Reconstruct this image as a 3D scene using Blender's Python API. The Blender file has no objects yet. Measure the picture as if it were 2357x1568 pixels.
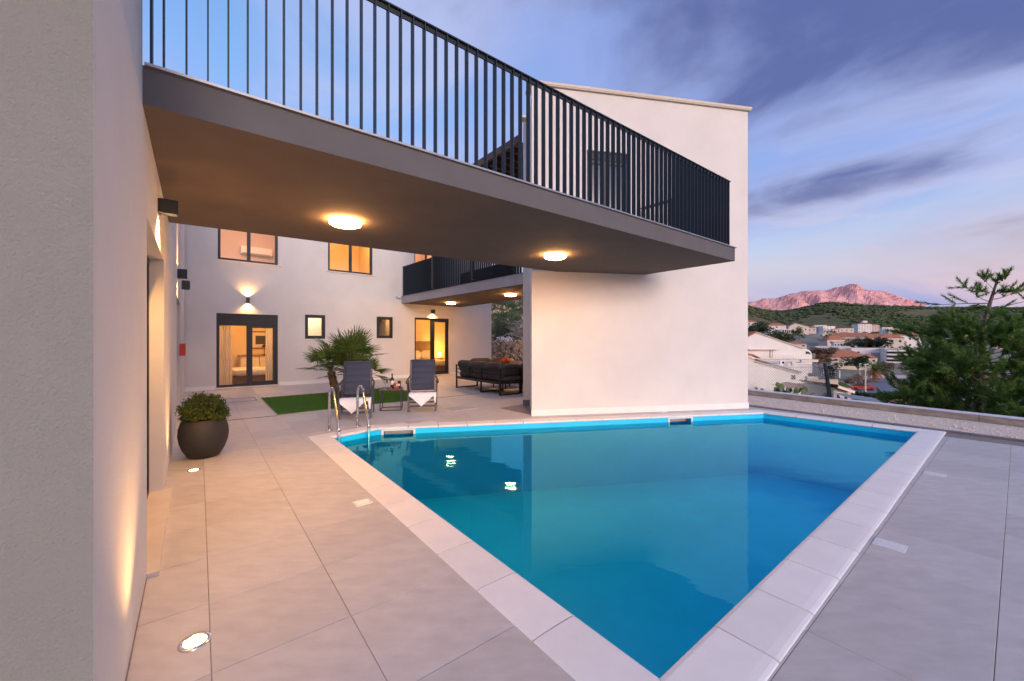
import bpy, math, random
from mathutils import Vector, Matrix, noise
R = random.Random(7)
rad = math.radians
S = bpy.context.scene
COL = S.collection

# ------------------------------------------------------------------ camera, world, sun, exposure
F, CX, CY, H = 917.0, 1178.5, 784.0, 1.48      # focal length and centre in the 2357x1568 picture, eye height
cam = bpy.data.cameras.new('camera'); cam_o = bpy.data.objects.new('camera', cam); COL.objects.link(cam_o)
cam.sensor_width = 36.0; cam.lens = F / 2357.0 * 36.0
cam.clip_start = 0.05; cam.clip_end = 30000
cam_o.location = (0, 0, H); cam_o.rotation_euler = (rad(90), 0, 0)
S.camera = cam_o
S.view_settings.view_transform = 'Standard'; S.view_settings.look = 'None'
S.view_settings.gamma = 1.0; S.view_settings.use_curve_mapping = False
EXPO = 2.1
S.view_settings.exposure = EXPO
S.cycles.use_denoising = True
S.cycles.max_bounces = 8; S.cycles.diffuse_bounces = 4; S.cycles.glossy_bounces = 4
S.cycles.transparent_max_bounces = 16; S.cycles.transmission_bounces = 6
S.cycles.sample_clamp_indirect = 4.0
S.cycles.use_light_tree = True

SUN_AZ, SUN_EL = 153.0, 12.0                    # degrees clockwise from +Y, above the horizon
sd = Vector((math.sin(rad(SUN_AZ)) * math.cos(rad(SUN_EL)), math.cos(rad(SUN_AZ)) * math.cos(rad(SUN_EL)), math.sin(rad(SUN_EL))))
sl = bpy.data.lights.new('sun', 'SUN'); sl.energy = 0.36; sl.angle = rad(18); sl.color = (1.0, 0.78, 0.60)
so = bpy.data.objects.new('sun', sl); COL.objects.link(so)
so.rotation_euler = (-sd).to_track_quat('-Z', 'Y').to_euler()

W = bpy.data.worlds.new('World'); S.world = W; W.use_nodes = True
def world_nodes():
    nt = W.node_tree; N = nt.nodes; L = nt.links; N.clear()
    def nd(t, **k):
        n = N.new(t)
        for a, b in k.items(): setattr(n, a, b)
        return n
    def mth(op, a, b=None, c=None, clamp=False):
        n = nd('ShaderNodeMath', operation=op, use_clamp=clamp)
        for i, v in enumerate((a, b, c)):
            if v is None: continue
            if isinstance(v, (int, float)): n.inputs[i].default_value = v
            else: L.new(v, n.inputs[i])
        return n.outputs[0]
    def mixc(f, a, b):
        n = nd('ShaderNodeMix', data_type='RGBA')
        if isinstance(f, (int, float)): n.inputs[0].default_value = f
        else: L.new(f, n.inputs[0])
        for i, v in ((6, a), (7, b)):
            if isinstance(v, tuple): n.inputs[i].default_value = (*v, 1)
            else: L.new(v, n.inputs[i])
        return n.outputs[2]
    def sstep(v, lo, hi):
        n = nd('ShaderNodeMapRange', interpolation_type='SMOOTHSTEP')
        L.new(v, n.inputs[0]); n.inputs[1].default_value = lo; n.inputs[2].default_value = hi
        return n.outputs[0]
    sky = nd('ShaderNodeTexSky', sky_type='NISHITA'); sky.sun_disc = False
    sky.sun_elevation = rad(SUN_EL); sky.sun_rotation = rad(SUN_AZ)
    sky.air_density = 1.0; sky.dust_density = 1.2; sky.ozone_density = 1.6
    tc = nd('ShaderNodeTexCoord'); sp = nd('ShaderNodeSeparateXYZ'); L.new(tc.outputs['Generated'], sp.inputs[0])
    x, y, z = sp.outputs
    zz = mth('ADD', mth('MAXIMUM', z, 0.0), 0.16)
    cb = nd('ShaderNodeCombineXYZ'); L.new(mth('DIVIDE', x, zz), cb.inputs[0]); L.new(mth('DIVIDE', y, zz), cb.inputs[1])
    def cloud(scale, rot, stretch, detail, rough, off, dist=0.4):
        vr = nd('ShaderNodeVectorRotate', rotation_type='Z_AXIS'); L.new(cb.outputs[0], vr.inputs['Vector']); vr.inputs['Angle'].default_value = rad(-rot)
        mp = nd('ShaderNodeMapping'); L.new(vr.outputs[0], mp.inputs[0]); mp.inputs['Scale'].default_value = (stretch, 1, 1)
        mp.inputs['Location'].default_value = off
        n = nd('ShaderNodeTexNoise', noise_dimensions='3D'); L.new(mp.outputs[0], n.inputs['Vector'])
        n.inputs['Scale'].default_value = scale; n.inputs['Detail'].default_value = detail
        n.inputs['Roughness'].default_value = rough; n.inputs['Distortion'].default_value = dist
        return n.outputs['Fac']
    G = CLOUD_GAIN
    def c(r, g, b): return (r * G, g * G, b * G)
    big = cloud(CS, 117, 0.78, 6, 0.50, CLOUD_OFF, 0.5)
    fine = cloud(1.8, 125, 0.80, 7, 0.55, (3.1, 1.7, 0.0), 0.6)
    clear = mixc(0.62, sky.outputs[0], c(0.105, 0.27, 0.68))
    veil = sstep(mth('ADD', mth('MULTIPLY', big, 0.72), mth('MULTIPLY', fine, 0.28)), 0.36, 0.52)
    light = mixc(sstep(fine, 0.35, 0.65), c(0.34, 0.41, 0.74), c(0.56, 0.57, 0.80))
    dark = c(0.088, 0.100, 0.285)
    dk = sstep(mth('ADD', mth('MULTIPLY', big, 0.66), mth('MULTIPLY', fine, 0.34)), 0.485, 0.62)
    cl = mixc(mth('MULTIPLY', dk, 0.92), light, dark)
    # clouds are lit by the sky round them: brighter towards the low sun
    bw = nd('ShaderNodeRGBToBW'); L.new(sky.outputs[0], bw.inputs[0])
    g_ = mth('MULTIPLY', mth('MAXIMUM', mth('SUBTRACT', mth('MINIMUM', bw.outputs[0], 20.0), 4.6), 0.0), GLOW)
    gv = nd('ShaderNodeVectorMath', operation='SCALE'); gv.inputs[0].default_value = (1.12, 0.97, 0.80); L.new(g_, gv.inputs['Scale'])
    ga = nd('ShaderNodeVectorMath', operation='ADD'); L.new(gv.outputs[0], ga.inputs[0]); ga.inputs[1].default_value = (GBASE * 0.92, GBASE, GBASE * 1.08)
    def lit(a):
        v = nd('ShaderNodeVectorMath', operation='MULTIPLY'); L.new(a, v.inputs[0]); L.new(ga.outputs[0], v.inputs[1]); return v.outputs[0]
    cl = lit(cl)
    col = mixc(mth('MULTIPLY', veil, 0.90), clear, cl)
    # band of clear pink air near the horizon with thin streaks in it
    hz = mth('SUBTRACT', 1.0, sstep(z, 0.06, 0.33))
    st = cloud(0.8, 20, 0.22, 5, 0.55, (0.3, 5.2, 0.0))
    pink = mixc(sstep(st, 0.42, 0.62), c(0.84, 0.55, 0.57), c(0.44, 0.42, 0.66))
    cream = mixc(sstep(z, 0.06, 0.16), pink, c(0.78, 0.62, 0.60))
    col = mixc(mth('MULTIPLY', hz, 0.90), col, lit(cream))
    bg = nd('ShaderNodeBackground'); bg.inputs[1].default_value = 0.1; L.new(col, bg.inputs[0])
    out = nd('ShaderNodeOutputWorld'); L.new(bg.outputs[0], out.inputs[0])
CLOUD_GAIN = 10.6 / 2 ** EXPO
GLOW, GBASE = 0.60, 0.97
CLOUD_OFF = (0.0, 0.0, 0.0); CS = 0.6
world_nodes()

# ------------------------------------------------------------------ materials
MATS = {}
def mat(name, col=(0.5, 0.5, 0.5), rough=0.6, metal=0.0, var=0.0, vscale=4.0, bump=0.0, bscale=40.0, col2=None,
        emit=None, estr=0.0, spec=0.5, stretch=None, rnd=0.0, detail=5.0, bdist=0.01, trans=0.0, sheen=0.0, pos=False):
    if name in MATS: return MATS[name]
    m = bpy.data.materials.new(name); m.use_nodes = True; MATS[name] = m
    nt = m.node_tree; N = nt.nodes; L = nt.links
    b = N['Principled BSDF']
    b.inputs['Base Color'].default_value = (*col, 1); b.inputs['Roughness'].default_value = rough
    b.inputs['Metallic'].default_value = metal; b.inputs['Specular IOR Level'].default_value = spec
    if sheen: b.inputs['Sheen Weight'].default_value = sheen
    if trans: b.inputs['Transmission Weight'].default_value = trans
    if emit: b.inputs['Emission Color'].default_value = (*emit, 1); b.inputs['Emission Strength'].default_value = estr
    src = None
    def coord():
        nonlocal src
        if src: return src
        if pos:
            g = N.new('ShaderNodeNewGeometry'); s = g.outputs['Position']
        else:
            t = N.new('ShaderNodeTexCoord'); s = t.outputs['Object']
        if stretch:
            mp = N.new('ShaderNodeMapping'); L.new(s, mp.inputs[0]); mp.inputs['Scale'].default_value = stretch; s = mp.outputs[0]
        src = s; return s
    def noi(scale, det):
        n = N.new('ShaderNodeTexNoise'); L.new(coord(), n.inputs['Vector'])
        n.inputs['Scale'].default_value = scale; n.inputs['Detail'].default_value = det; n.inputs['Roughness'].default_value = 0.6
        return n.outputs['Fac']
    csock = None
    if var or col2:
        r = N.new('ShaderNodeValToRGB'); L.new(noi(vscale, detail), r.inputs[0])
        c2 = col2 or tuple(max(0, c * (1 + var)) for c in col)
        c1 = col if col2 else tuple(max(0, c * (1 - var)) for c in col)
        r.color_ramp.elements[0].position = 0.33; r.color_ramp.elements[1].position = 0.67
        r.color_ramp.elements[0].color = (*c1, 1); r.color_ramp.elements[1].color = (*c2, 1)
        csock = r.outputs[0]
    if rnd:
        oi = N.new('ShaderNodeObjectInfo'); mr = N.new('ShaderNodeMapRange'); L.new(oi.outputs['Random'], mr.inputs[0])
        mr.inputs[3].default_value = 1 - rnd; mr.inputs[4].default_value = 1 + rnd
        hs = N.new('ShaderNodeHueSaturation'); L.new(mr.outputs[0], hs.inputs['Value'])
        if csock: L.new(csock, hs.inputs['Color'])
        else: hs.inputs['Color'].default_value = (*col, 1)
        csock = hs.outputs[0]
    if csock: L.new(csock, b.inputs['Base Color'])
    if bump:
        bp = N.new('ShaderNodeBump'); bp.inputs['Strength'].default_value = bump; bp.inputs['Distance'].default_value = bdist
        L.new(noi(bscale, 4.0), bp.inputs['Height']); L.new(bp.outputs[0], b.inputs['Normal'])
    return m

WHITE = (0.80, 0.775, 0.745)
mat('plaster', (0.71, 0.68, 0.635), 0.9, var=0.035, vscale=1.3, bump=0.6, bscale=120, bdist=0.006, spec=0.2, pos=True)
mat('plaster_rough_shade', (0.26, 0.262, 0.238), 0.95, var=0.05, vscale=2.0, bump=0.8, bscale=110, bdist=0.009, spec=0.15, pos=True)  # rough end wall, its shade put into a darker grey
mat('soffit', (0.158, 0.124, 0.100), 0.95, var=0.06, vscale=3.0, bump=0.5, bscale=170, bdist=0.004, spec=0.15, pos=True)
mat('fascia', (0.125, 0.122, 0.128), 0.95, var=0.05, vscale=3.0, bump=0.5, bscale=170, bdist=0.004, spec=0.15, pos=True)
mat('fascia_light', (0.42, 0.41, 0.41), 0.95, var=0.05, vscale=3.0, bump=0.5, bscale=170, bdist=0.004, spec=0.15, pos=True)
mat('flash', (0.36, 0.36, 0.38), 0.45, metal=0.8, var=0.1, vscale=6)
mat('anthracite', (0.012, 0.014, 0.019), 0.5, var=0.15, vscale=20)
mat('railing', (0.009, 0.016, 0.025), 0.5, var=0.12, vscale=8)
mat('black', (0.010, 0.010, 0.011), 0.45, var=0.2, vscale=30)
mat('tile', (0.495, 0.468, 0.445), 0.55, col2=(0.585, 0.557, 0.53), vscale=5.0, stretch=(1.0, 2.4, 1.0), bump=0.12, bscale=60, bdist=0.003, rnd=0.06, detail=9, pos=True)
mat('grout', (0.24, 0.205, 0.175), 0.9, var=0.2, vscale=9)
mat('coping', (0.84, 0.82, 0.785), 0.7, var=0.03, vscale=5, bump=0.25, bscale=60, bdist=0.003, rnd=0.035, detail=8, pos=True)
mat('liner', (0.008, 0.62, 0.97), 0.4, var=0.05, vscale=2.0)
mat('marble', (0.66, 0.60, 0.53), 0.45, var=0.08, vscale=3.0, detail=9, pos=True)
mat('sillstone', (0.78, 0.75, 0.71), 0.6, var=0.04, vscale=5)
mat('greytile', (0.20, 0.19, 0.195), 0.55, var=0.12, vscale=6, bump=0.1, bscale=80, bdist=0.002)
mat('gravel', (0.62, 0.50, 0.40), 0.95, col2=(0.78, 0.66, 0.54), vscale=42, bump=0.4, bscale=60, bdist=0.012, detail=3, pos=True)
mat('concrete', (0.30, 0.245, 0.20), 0.9, col2=(0.52, 0.455, 0.39), vscale=2.6, stretch=(1, 1, 5), bump=0.4, bscale=40, bdist=0.006, detail=10, pos=True)
mat('cap', (0.68, 0.68, 0.72), 0.7, var=0.06, vscale=5)
mat('turf', (0.05, 0.17, 0.016), 0.9, col2=(0.11, 0.29, 0.03), vscale=60, detail=3)
mat('steel', (0.72, 0.71, 0.70), 0.17, metal=1.0, bump=0.02, bscale=200)
mat('frosted', (0.74, 0.73, 0.72), 0.35, var=0.05, vscale=40)
mat('textilene', (0.036, 0.043, 0.075), 0.75, var=0.06, vscale=3, bump=0.25, bscale=420, bdist=0.002)
mat('textilene_seam', (0.040, 0.045, 0.07), 0.8)
mat('chairframe', (0.048, 0.046, 0.055), 0.45, var=0.1, vscale=9)
mat('towel', (0.80, 0.79, 0.82), 0.95, var=0.03, vscale=30, bump=0.5, bscale=220, bdist=0.004, sheen=0.3)
mat('cushion', (0.065, 0.06, 0.058), 0.9, var=0.12, vscale=5, bump=0.3, bscale=180, bdist=0.003)
mat('pillow_beige', (0.42, 0.33, 0.27), 0.9, var=0.08, vscale=8, bump=0.3, bscale=120, bdist=0.004)
mat('tabletop', (0.10, 0.075, 0.058), 0.5, var=0.3, vscale=7, stretch=(1, 7, 1))
mat('pot', (0.030, 0.027, 0.025), 0.55, var=0.15, vscale=6, stretch=(1, 1, 12), bump=0.2, bscale=50, bdist=0.003)
mat('soil', (0.03, 0.022, 0.015), 0.95, var=0.3, vscale=30)
mat('boxleaf', (0.040, 0.095, 0.014), 0.55, col2=(0.12, 0.165, 0.030), vscale=9, rnd=0.0)
mat('palmleaf', (0.075, 0.150, 0.026), 0.5, col2=(0.19, 0.26, 0.06), vscale=5)
mat('palmstem', (0.085, 0.105, 0.035), 0.6, var=0.2, vscale=9)
mat('palmbark', (0.085, 0.045, 0.025), 0.95, col2=(0.18, 0.105, 0.06), vscale=16, bump=0.8, bscale=30, bdist=0.02)
mat('pineneedle', (0.075, 0.175, 0.030), 0.6, col2=(0.19, 0.31, 0.07), vscale=1.3)
mat('pinebark', (0.13, 0.105, 0.085), 0.9, var=0.3, vscale=9, bump=0.6, bscale=30, bdist=0.01)
mat('cone', (0.30, 0.11, 0.035), 0.8, var=0.3, vscale=30)
mat('bareb', (0.24, 0.155, 0.10), 0.9, var=0.2, vscale=3)
mat('bareg', (0.30, 0.27, 0.245), 0.9, var=0.15, vscale=3)
mat('leafdark', (0.022, 0.038, 0.014), 0.7, col2=(0.055, 0.075, 0.025), vscale=1.0)
mat('leafmid', (0.035, 0.065, 0.015), 0.7, col2=(0.085, 0.12, 0.030), vscale=0.8)
mat('leafolive', (0.060, 0.075, 0.042), 0.7, col2=(0.12, 0.135, 0.075), vscale=1.2)
mat('hill', (0.075, 0.095, 0.030), 0.95, col2=(0.165, 0.125, 0.062), vscale=0.022, detail=12, pos=True)
mat('hillshrub', (0.036, 0.060, 0.018), 0.9, col2=(0.085, 0.105, 0.032), vscale=0.03, pos=True)
mat('mountain', (0.50, 0.23, 0.215), 0.95, col2=(0.74, 0.41, 0.37), vscale=0.006, bump=1.0, bscale=0.011, bdist=40.0, detail=13, pos=True)  # pink glow of the low sun is put into the rock colour
mat('rock', (0.30, 0.19, 0.12), 0.95, col2=(0.58, 0.42, 0.30), vscale=7, bump=0.9, bscale=14, bdist=0.05, detail=9, pos=True)
mat('asphalt', (0.17, 0.18, 0.205), 0.8, var=0.12, vscale=0.3, pos=True)
mat('townground', (0.30, 0.255, 0.205), 0.95, col2=(0.16, 0.155, 0.085), vscale=0.05, detail=9, pos=True)
mat('house_white', (0.74, 0.70, 0.66), 0.9, var=0.05, vscale=0.4, pos=True)
mat('house_cream', (0.66, 0.58, 0.47), 0.9, var=0.05, vscale=0.4, pos=True)
mat('house_pink', (0.66, 0.52, 0.45), 0.9, var=0.05, vscale=0.4, pos=True)
mat('house_beige', (0.52, 0.42, 0.31), 0.9, var=0.07, vscale=0.6, pos=True)
mat('rooftile', (0.40, 0.135, 0.065), 0.85, col2=(0.52, 0.21, 0.11), vscale=1.2, bump=0.6, bscale=2.0, bdist=0.1, pos=True)
mat('roofbrown', (0.15, 0.085, 0.06), 0.85, var=0.2, vscale=1.0, pos=True)
mat('roofgrey', (0.30, 0.29, 0.29), 0.85, var=0.1, vscale=1.0, pos=True)
mat('winpane', (0.030, 0.033, 0.045), 0.15, var=0.3, vscale=0.5)
mat('shutter', (0.018, 0.05, 0.035), 0.6)
mat('redpaint', (0.45, 0.02, 0.02), 0.4)
mat('carpaint', (0.55, 0.03, 0.025), 0.25)
mat('galv', (0.42, 0.44, 0.45), 0.45, metal=0.7)
mat('postgreen', (0.045, 0.065, 0.065), 0.7, var=0.3, vscale=8)
mat('cactus', (0.055, 0.10, 0.030), 0.6, col2=(0.11, 0.16, 0.055), vscale=8)
mat('roomwall', (0.78, 0.66, 0.50), 0.9, var=0.02, vscale=2)
mat('roomfloor', (0.24, 0.13, 0.07), 0.5, var=0.2, vscale=3, stretch=(1, 8, 1))
mat('curtain', (0.80, 0.76, 0.72), 0.9)
mat('bedding', (0.72, 0.64, 0.54), 0.9, var=0.05, vscale=4)
mat('bedbase', (0.16, 0.10, 0.085), 0.8)
mat('headboard', (0.24, 0.145, 0.085), 0.6, var=0.2, vscale=3)
mat('wood', (0.30, 0.16, 0.07), 0.5, var=0.2, vscale=4, stretch=(1, 8, 1))
mat('pergola', (0.11, 0.055, 0.035), 0.7, var=0.25, vscale=4)
mat('paper', (0.72, 0.70, 0.64), 0.7)
mat('bottle', (0.012, 0.006, 0.006), 0.1)
mat('label', (0.70, 0.67, 0.60), 0.7)
mat('tomato', (0.55, 0.035, 0.015), 0.3)
mat('candle', (0.60, 0.03, 0.03), 0.4)
mat('petal', (0.55, 0.05, 0.02), 0.6, col2=(0.70, 0.16, 0.03), vscale=25)
mat('plantgreen', (0.04, 0.09, 0.02), 0.6)
mat('flowerwhite', (0.75, 0.72, 0.72), 0.7)
mat('white', (0.78, 0.78, 0.78), 0.5)
WARM = (1.0, 0.50, 0.17)
def emat(name, col, s):
    m = bpy.data.materials.new(name); m.use_nodes = True; MATS[name] = m
    N = m.node_tree.nodes; N.clear()
    e = N.new('ShaderNodeEmission'); e.inputs[0].default_value = (*col, 1); e.inputs[1].default_value = s
    o = N.new('ShaderNodeOutputMaterial'); m.node_tree.links.new(e.outputs[0], o.inputs[0])
emat('lamp_disc', (1.0, 0.47, 0.15), 30)
emat('lamp_small', (1.0, 0.62, 0.28), 7.0)
emat('lamp_ground', (1.0, 0.66, 0.34), 3.0)
emat('lamp_square', (1.0, 0.74, 0.48), 0.24)
emat('lamp_bed', (1.0, 0.55, 0.16), 5.0)
def glassy(name, tint, ior=1.45, rough=0.0, gl=(1, 1, 1), bump=None):
    m = bpy.data.materials.new(name); m.use_nodes = True; MATS[name] = m
    nt = m.node_tree; N = nt.nodes; L = nt.links; N.clear()
    o = N.new('ShaderNodeOutputMaterial'); mx = N.new('ShaderNodeMixShader'); fr = N.new('ShaderNodeFresnel'); fr.inputs[0].default_value = ior
    t = N.new('ShaderNodeBsdfTransparent'); t.inputs[0].default_value = (*tint, 1)
    g = N.new('ShaderNodeBsdfGlossy'); g.inputs[0].default_value = (*gl, 1); g.inputs['Roughness'].default_value = rough
    L.new(fr.outputs[0], mx.inputs[0]); L.new(t.outputs[0], mx.inputs[1]); L.new(g.outputs[0], mx.inputs[2]); L.new(mx.outputs[0], o.inputs[0])
    if bump:
        geo = N.new('ShaderNodeNewGeometry'); mp = N.new('ShaderNodeMapping'); L.new(geo.outputs['Position'], mp.inputs[0])
        mp.inputs['Scale'].default_value = (1.0, 2.2, 1.0); mp.inputs['Rotation'].default_value = (0, 0, rad(-12))
        n = N.new('ShaderNodeTexNoise'); L.new(mp.outputs[0], n.inputs['Vector'])
        n.inputs['Scale'].default_value = bump[0]; n.inputs['Detail'].default_value = 2.5; n.inputs['Roughness'].default_value = 0.45
        b = N.new('ShaderNodeBump'); b.inputs['Strength'].default_value = 1.0; b.inputs['Distance'].default_value = bump[1]
        L.new(n.outputs['Fac'], b.inputs['Height']); L.new(b.outputs[0], g.inputs['Normal']); L.new(b.outputs[0], fr.inputs['Normal'])
glassy('glass', (0.93, 0.95, 0.95), 1.45)
glassy('drinkglass', (0.90, 0.92, 0.93), 1.5)
glassy('water', (0.70, 1.0, 1.0), 1.42, 0.0, (0.26, 1.0, 1.0), (2.4, 0.0016))

for _n in ('pineneedle', 'palmleaf', 'boxleaf', 'leafdark', 'leafmid', 'leafolive', 'turf', 'curtain'):
    _t = MATS[_n].node_tree; _b = _t.nodes['Principled BSDF']; _tr = _t.nodes.new('ShaderNodeBsdfTranslucent'); _mx = _t.nodes.new('ShaderNodeMixShader'); _mx.inputs[0].default_value = 0.42
    if _b.inputs['Base Color'].links: _t.links.new(_b.inputs['Base Color'].links[0].from_socket, _tr.inputs[0])
    else: _tr.inputs[0].default_value = _b.inputs['Base Color'].default_value
    _o = _t.nodes['Material Output']; _t.links.new(_b.outputs[0], _mx.inputs[1]); _t.links.new(_tr.outputs[0], _mx.inputs[2]); _t.links.new(_mx.outputs[0], _o.inputs[0])

# ------------------------------------------------------------------ geometry helpers
class MB:
    def __init__(s): s.v = []; s.f = []; s.m = []
    def add(s, vs, fs, mi=0):
        o = len(s.v); s.v += [tuple(p) for p in vs]
        for f in fs: s.f.append([o + i for i in f]); s.m.append(mi)
    def quad(s, a, b, c, d, mi=0): s.add((a, b, c, d), ((0, 1, 2, 3),), mi)
    def box(s, c, sz, ex=(1, 0, 0), ey=(0, 1, 0), ez=(0, 0, 1), mi=0):
        c = Vector(c); ex, ey, ez = Vector(ex) * sz[0] / 2, Vector(ey) * sz[1] / 2, Vector(ez) * sz[2] / 2
        vs = [c + a * ex + b * ey + d * ez for a in (-1, 1) for b in (-1, 1) for d in (-1, 1)]
        s.add(vs, ((0, 1, 3, 2), (4, 6, 7, 5), (0, 4, 5, 1), (2, 3, 7, 6), (0, 2, 6, 4), (1, 5, 7, 3)), mi)
    def bar(s, a, b, w, h, up=(0, 0, 1), mi=0):
        a, b = Vector(a), Vector(b); d = b - a; l = d.length
        if l < 1e-6: return
        d /= l; sd_ = d.cross(Vector(up))
        if sd_.length < 1e-3: sd_ = d.cross(Vector((1, 0, 0)))
        sd_.normalize(); u = sd_.cross(d)
        s.box((a + b) / 2, (l, w, h), d, sd_, u, mi)
    def prism(s, poly, z0, z1, mi=0):
        n = len(poly)
        ar = sum(poly[i][0] * poly[(i + 1) % n][1] - poly[(i + 1) % n][0] * poly[i][1] for i in range(n))
        if ar < 0: poly = poly[::-1]
        vs = [(p[0], p[1], z0) for p in poly] + [(p[0], p[1], z1) for p in poly]
        fs = [tuple(range(n - 1, -1, -1)), tuple(range(n, 2 * n))] + [(i, (i + 1) % n, n + (i + 1) % n, n + i) for i in range(n)]
        s.add(vs, fs, mi)
    def tube(s, pts, rr, n=8, mi=0, caps=True):
        pts = [Vector(p) for p in pts]
        if not isinstance(rr, (list, tuple)): rr = [rr] * len(pts)
        vs = []; pu = None
        for i, p in enumerate(pts):
            d = (pts[min(i + 1, len(pts) - 1)] - pts[max(i - 1, 0)])
            if d.length < 1e-9: d = Vector((0, 0, 1))
            d.normalize()
            u = pu if pu is not None else (Vector((0, 0, 1)) if abs(d.z) < 0.9 else Vector((1, 0, 0)))
            u = u - d * u.dot(d)
            if u.length < 1e-4: u = d.orthogonal()
            u.normalize(); pu = u; w = d.cross(u)
            for k in range(n):
                t = 2 * math.pi * k / n; vs.append(p + (u * math.cos(t) + w * math.sin(t)) * rr[i])
        fs = []
        for i in range(len(pts) - 1):
            for k in range(n):
                fs.append((i * n + k, i * n + (k + 1) % n, (i + 1) * n + (k + 1) % n, (i + 1) * n + k))
        if caps:
            fs.append(tuple(range(n - 1, -1, -1))); fs.append(tuple(range((len(pts) - 1) * n, len(pts) * n)))
        s.add(vs, fs, mi)
    def lathe(s, prof, c=(0, 0, 0), n=24, mi=0, ax=None):
        vs = []; fs = []
        for r, z in prof:
            for k in range(n):
                t = 2 * math.pi * k / n; p = Vector((r * math.cos(t), r * math.sin(t), z))
                if ax is not None: p = ax @ p
                vs.append(p + Vector(c))
        for i in range(len(prof) - 1):
            for k in range(n): fs.append((i * n + k, i * n + (k + 1) % n, (i + 1) * n + (k + 1) % n, (i + 1) * n + k))
        if prof[0][0] > 1e-5: fs.append(tuple(range(n - 1, -1, -1)))
        if prof[-1][0] > 1e-5: fs.append(tuple(range((len(prof) - 1) * n, len(prof) * n)))
        s.add(vs, fs, mi)
    def blob(s, c, r, seed=0, sub=1, amp=0.25, mi=0):
        V_, F_ = ICO[sub]; c = Vector(c); o = Vector((seed * 3.1, seed * 1.7, seed * 0.9))
        rr = Vector(r) if not isinstance(r, (int, float)) else Vector((r, r, r))
        s.add([c + Vector((p.x * rr.x, p.y * rr.y, p.z * rr.z)) * (1 + amp * noise.noise(p * 1.7 + o) * 2) for p in V_], F_, mi)
    def soft(s, c, sz, ex=(1, 0, 0), ey=(0, 1, 0), ez=(0, 0, 1), e=0.35, n=14, mi=0):
        # cushion shape (super-ellipsoid)
        c = Vector(c); ex, ey, ez = Vector(ex), Vector(ey), Vector(ez)
        def sg(v, p): return math.copysign(abs(v) ** p, v)
        vs = []; fs = []; m = n // 2
        for i in range(m + 1):
            a = -math.pi / 2 + math.pi * i / m
            for k in range(n):
                b = 2 * math.pi * k / n
                vs.append(c + ex * (sz[0] / 2 * sg(math.cos(a), e) * sg(math.cos(b), e)) + ey * (sz[1] / 2 * sg(math.cos(a), e) * sg(math.sin(b), e)) + ez * (sz[2] / 2 * sg(math.sin(a), e * 1.6)))
        for i in range(m):
            for k in range(n): fs.append((i * n + k, i * n + (k + 1) % n, (i + 1) * n + (k + 1) % n, (i + 1) * n + k))
        s.add(vs, fs, mi)
    def mesh(s, name, mats, smooth=False):
        me = bpy.data.meshes.new(name); me.from_pydata(s.v, [], s.f)
        if isinstance(mats, str): mats = [mats]
        for m in mats: me.materials.append(MATS[m])
        if len(mats) > 1: me.polygons.foreach_set('material_index', s.m)
        if smooth: me.polygons.foreach_set('use_smooth', [True] * len(me.polygons))
        me.update(); return me
    def build(s, name, mats, parent=None, smooth=False, angle=None):
        o = bpy.data.objects.new(name, s.mesh(name, mats, smooth)); COL.objects.link(o)
        if parent is not None: o.parent = parent
        return o
def _ico(sub):
    t = (1 + 5 ** .5) / 2
    v = [Vector(p).normalized() for p in ((-1, t, 0), (1, t, 0), (-1, -t, 0), (1, -t, 0), (0, -1, t), (0, 1, t), (0, -1, -t), (0, 1, -t), (t, 0, -1), (t, 0, 1), (-t, 0, -1), (-t, 0, 1))]
    f = [(0, 11, 5), (0, 5, 1), (0, 1, 7), (0, 7, 10), (0, 10, 11), (1, 5, 9), (5, 11, 4), (11, 10, 2), (10, 7, 6), (7, 1, 8), (3, 9, 4), (3, 4, 2), (3, 2, 6), (3, 6, 8), (3, 8, 9), (4, 9, 5), (2, 4, 11), (6, 2, 10), (8, 6, 7), (9, 8, 1)]
    for _ in range(sub):
        ch = {}; nf = []
        def mid(a, b):
            k = (min(a, b), max(a, b))
            if k not in ch: v.append(((v[a] + v[b]) / 2).normalized()); ch[k] = len(v) - 1
            return ch[k]
        for a, b, c in f:
            x, y, z = mid(a, b), mid(b, c), mid(c, a); nf += [(a, x, z), (b, y, x), (c, z, y), (x, y, z)]
        f = nf
    return v, f
ICO = [_ico(0), _ico(1), _ico(2), _ico(3)]
def tag(o, label, cat, group=None):
    o['label'] = label; o['category'] = cat
    if group: o['group'] = group
    return o
def struct(o): o['kind'] = 'structure'; return o
def stuff(o): o['kind'] = 'stuff'; return o
def thing(name, label, cat, loc=(0, 0, 0), rz=0.0, group=None):
    o = bpy.data.objects.new(name, None); COL.objects.link(o); o.empty_display_size = 0.1
    o.location = loc; o.rotation_euler = (0, 0, rz)
    return tag(o, label, cat, group)
def copy_tree(o, parent=None):
    c = o.copy(); COL.objects.link(c)
    if parent is not None: c.parent = parent
    for ch in list(o.children): copy_tree(ch, c)
    return c
def light(kind, name, parent, loc, energy, col=WARM, size=0.02, spot=60, blend=0.5, direction=(0, 0, -1)):
    l = bpy.data.lights.new(name, kind); l.energy = energy; l.color = col; l.shadow_soft_size = size
    o = bpy.data.objects.new(name, l); COL.objects.link(o); o.parent = parent; o.location = loc
    if kind == 'SPOT':
        l.spot_size = rad(spot); l.spot_blend = blend
        o.rotation_euler = Vector(direction).to_track_quat('-Z', 'Y').to_euler()
    return o
def V2(p): return Vector((p[0], p[1]))
def G(x, y, z=0.0):                 # picture point -> point on a level plane
    Y = F * (H - z) / (y - CY); return Vector(((x - CX) / F * Y, Y, z))
def P(x, y, Y):                     # picture point -> point at depth Y
    return Vector(((x - CX) / F * Y, Y, H - (y - CY) * Y / F))
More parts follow.
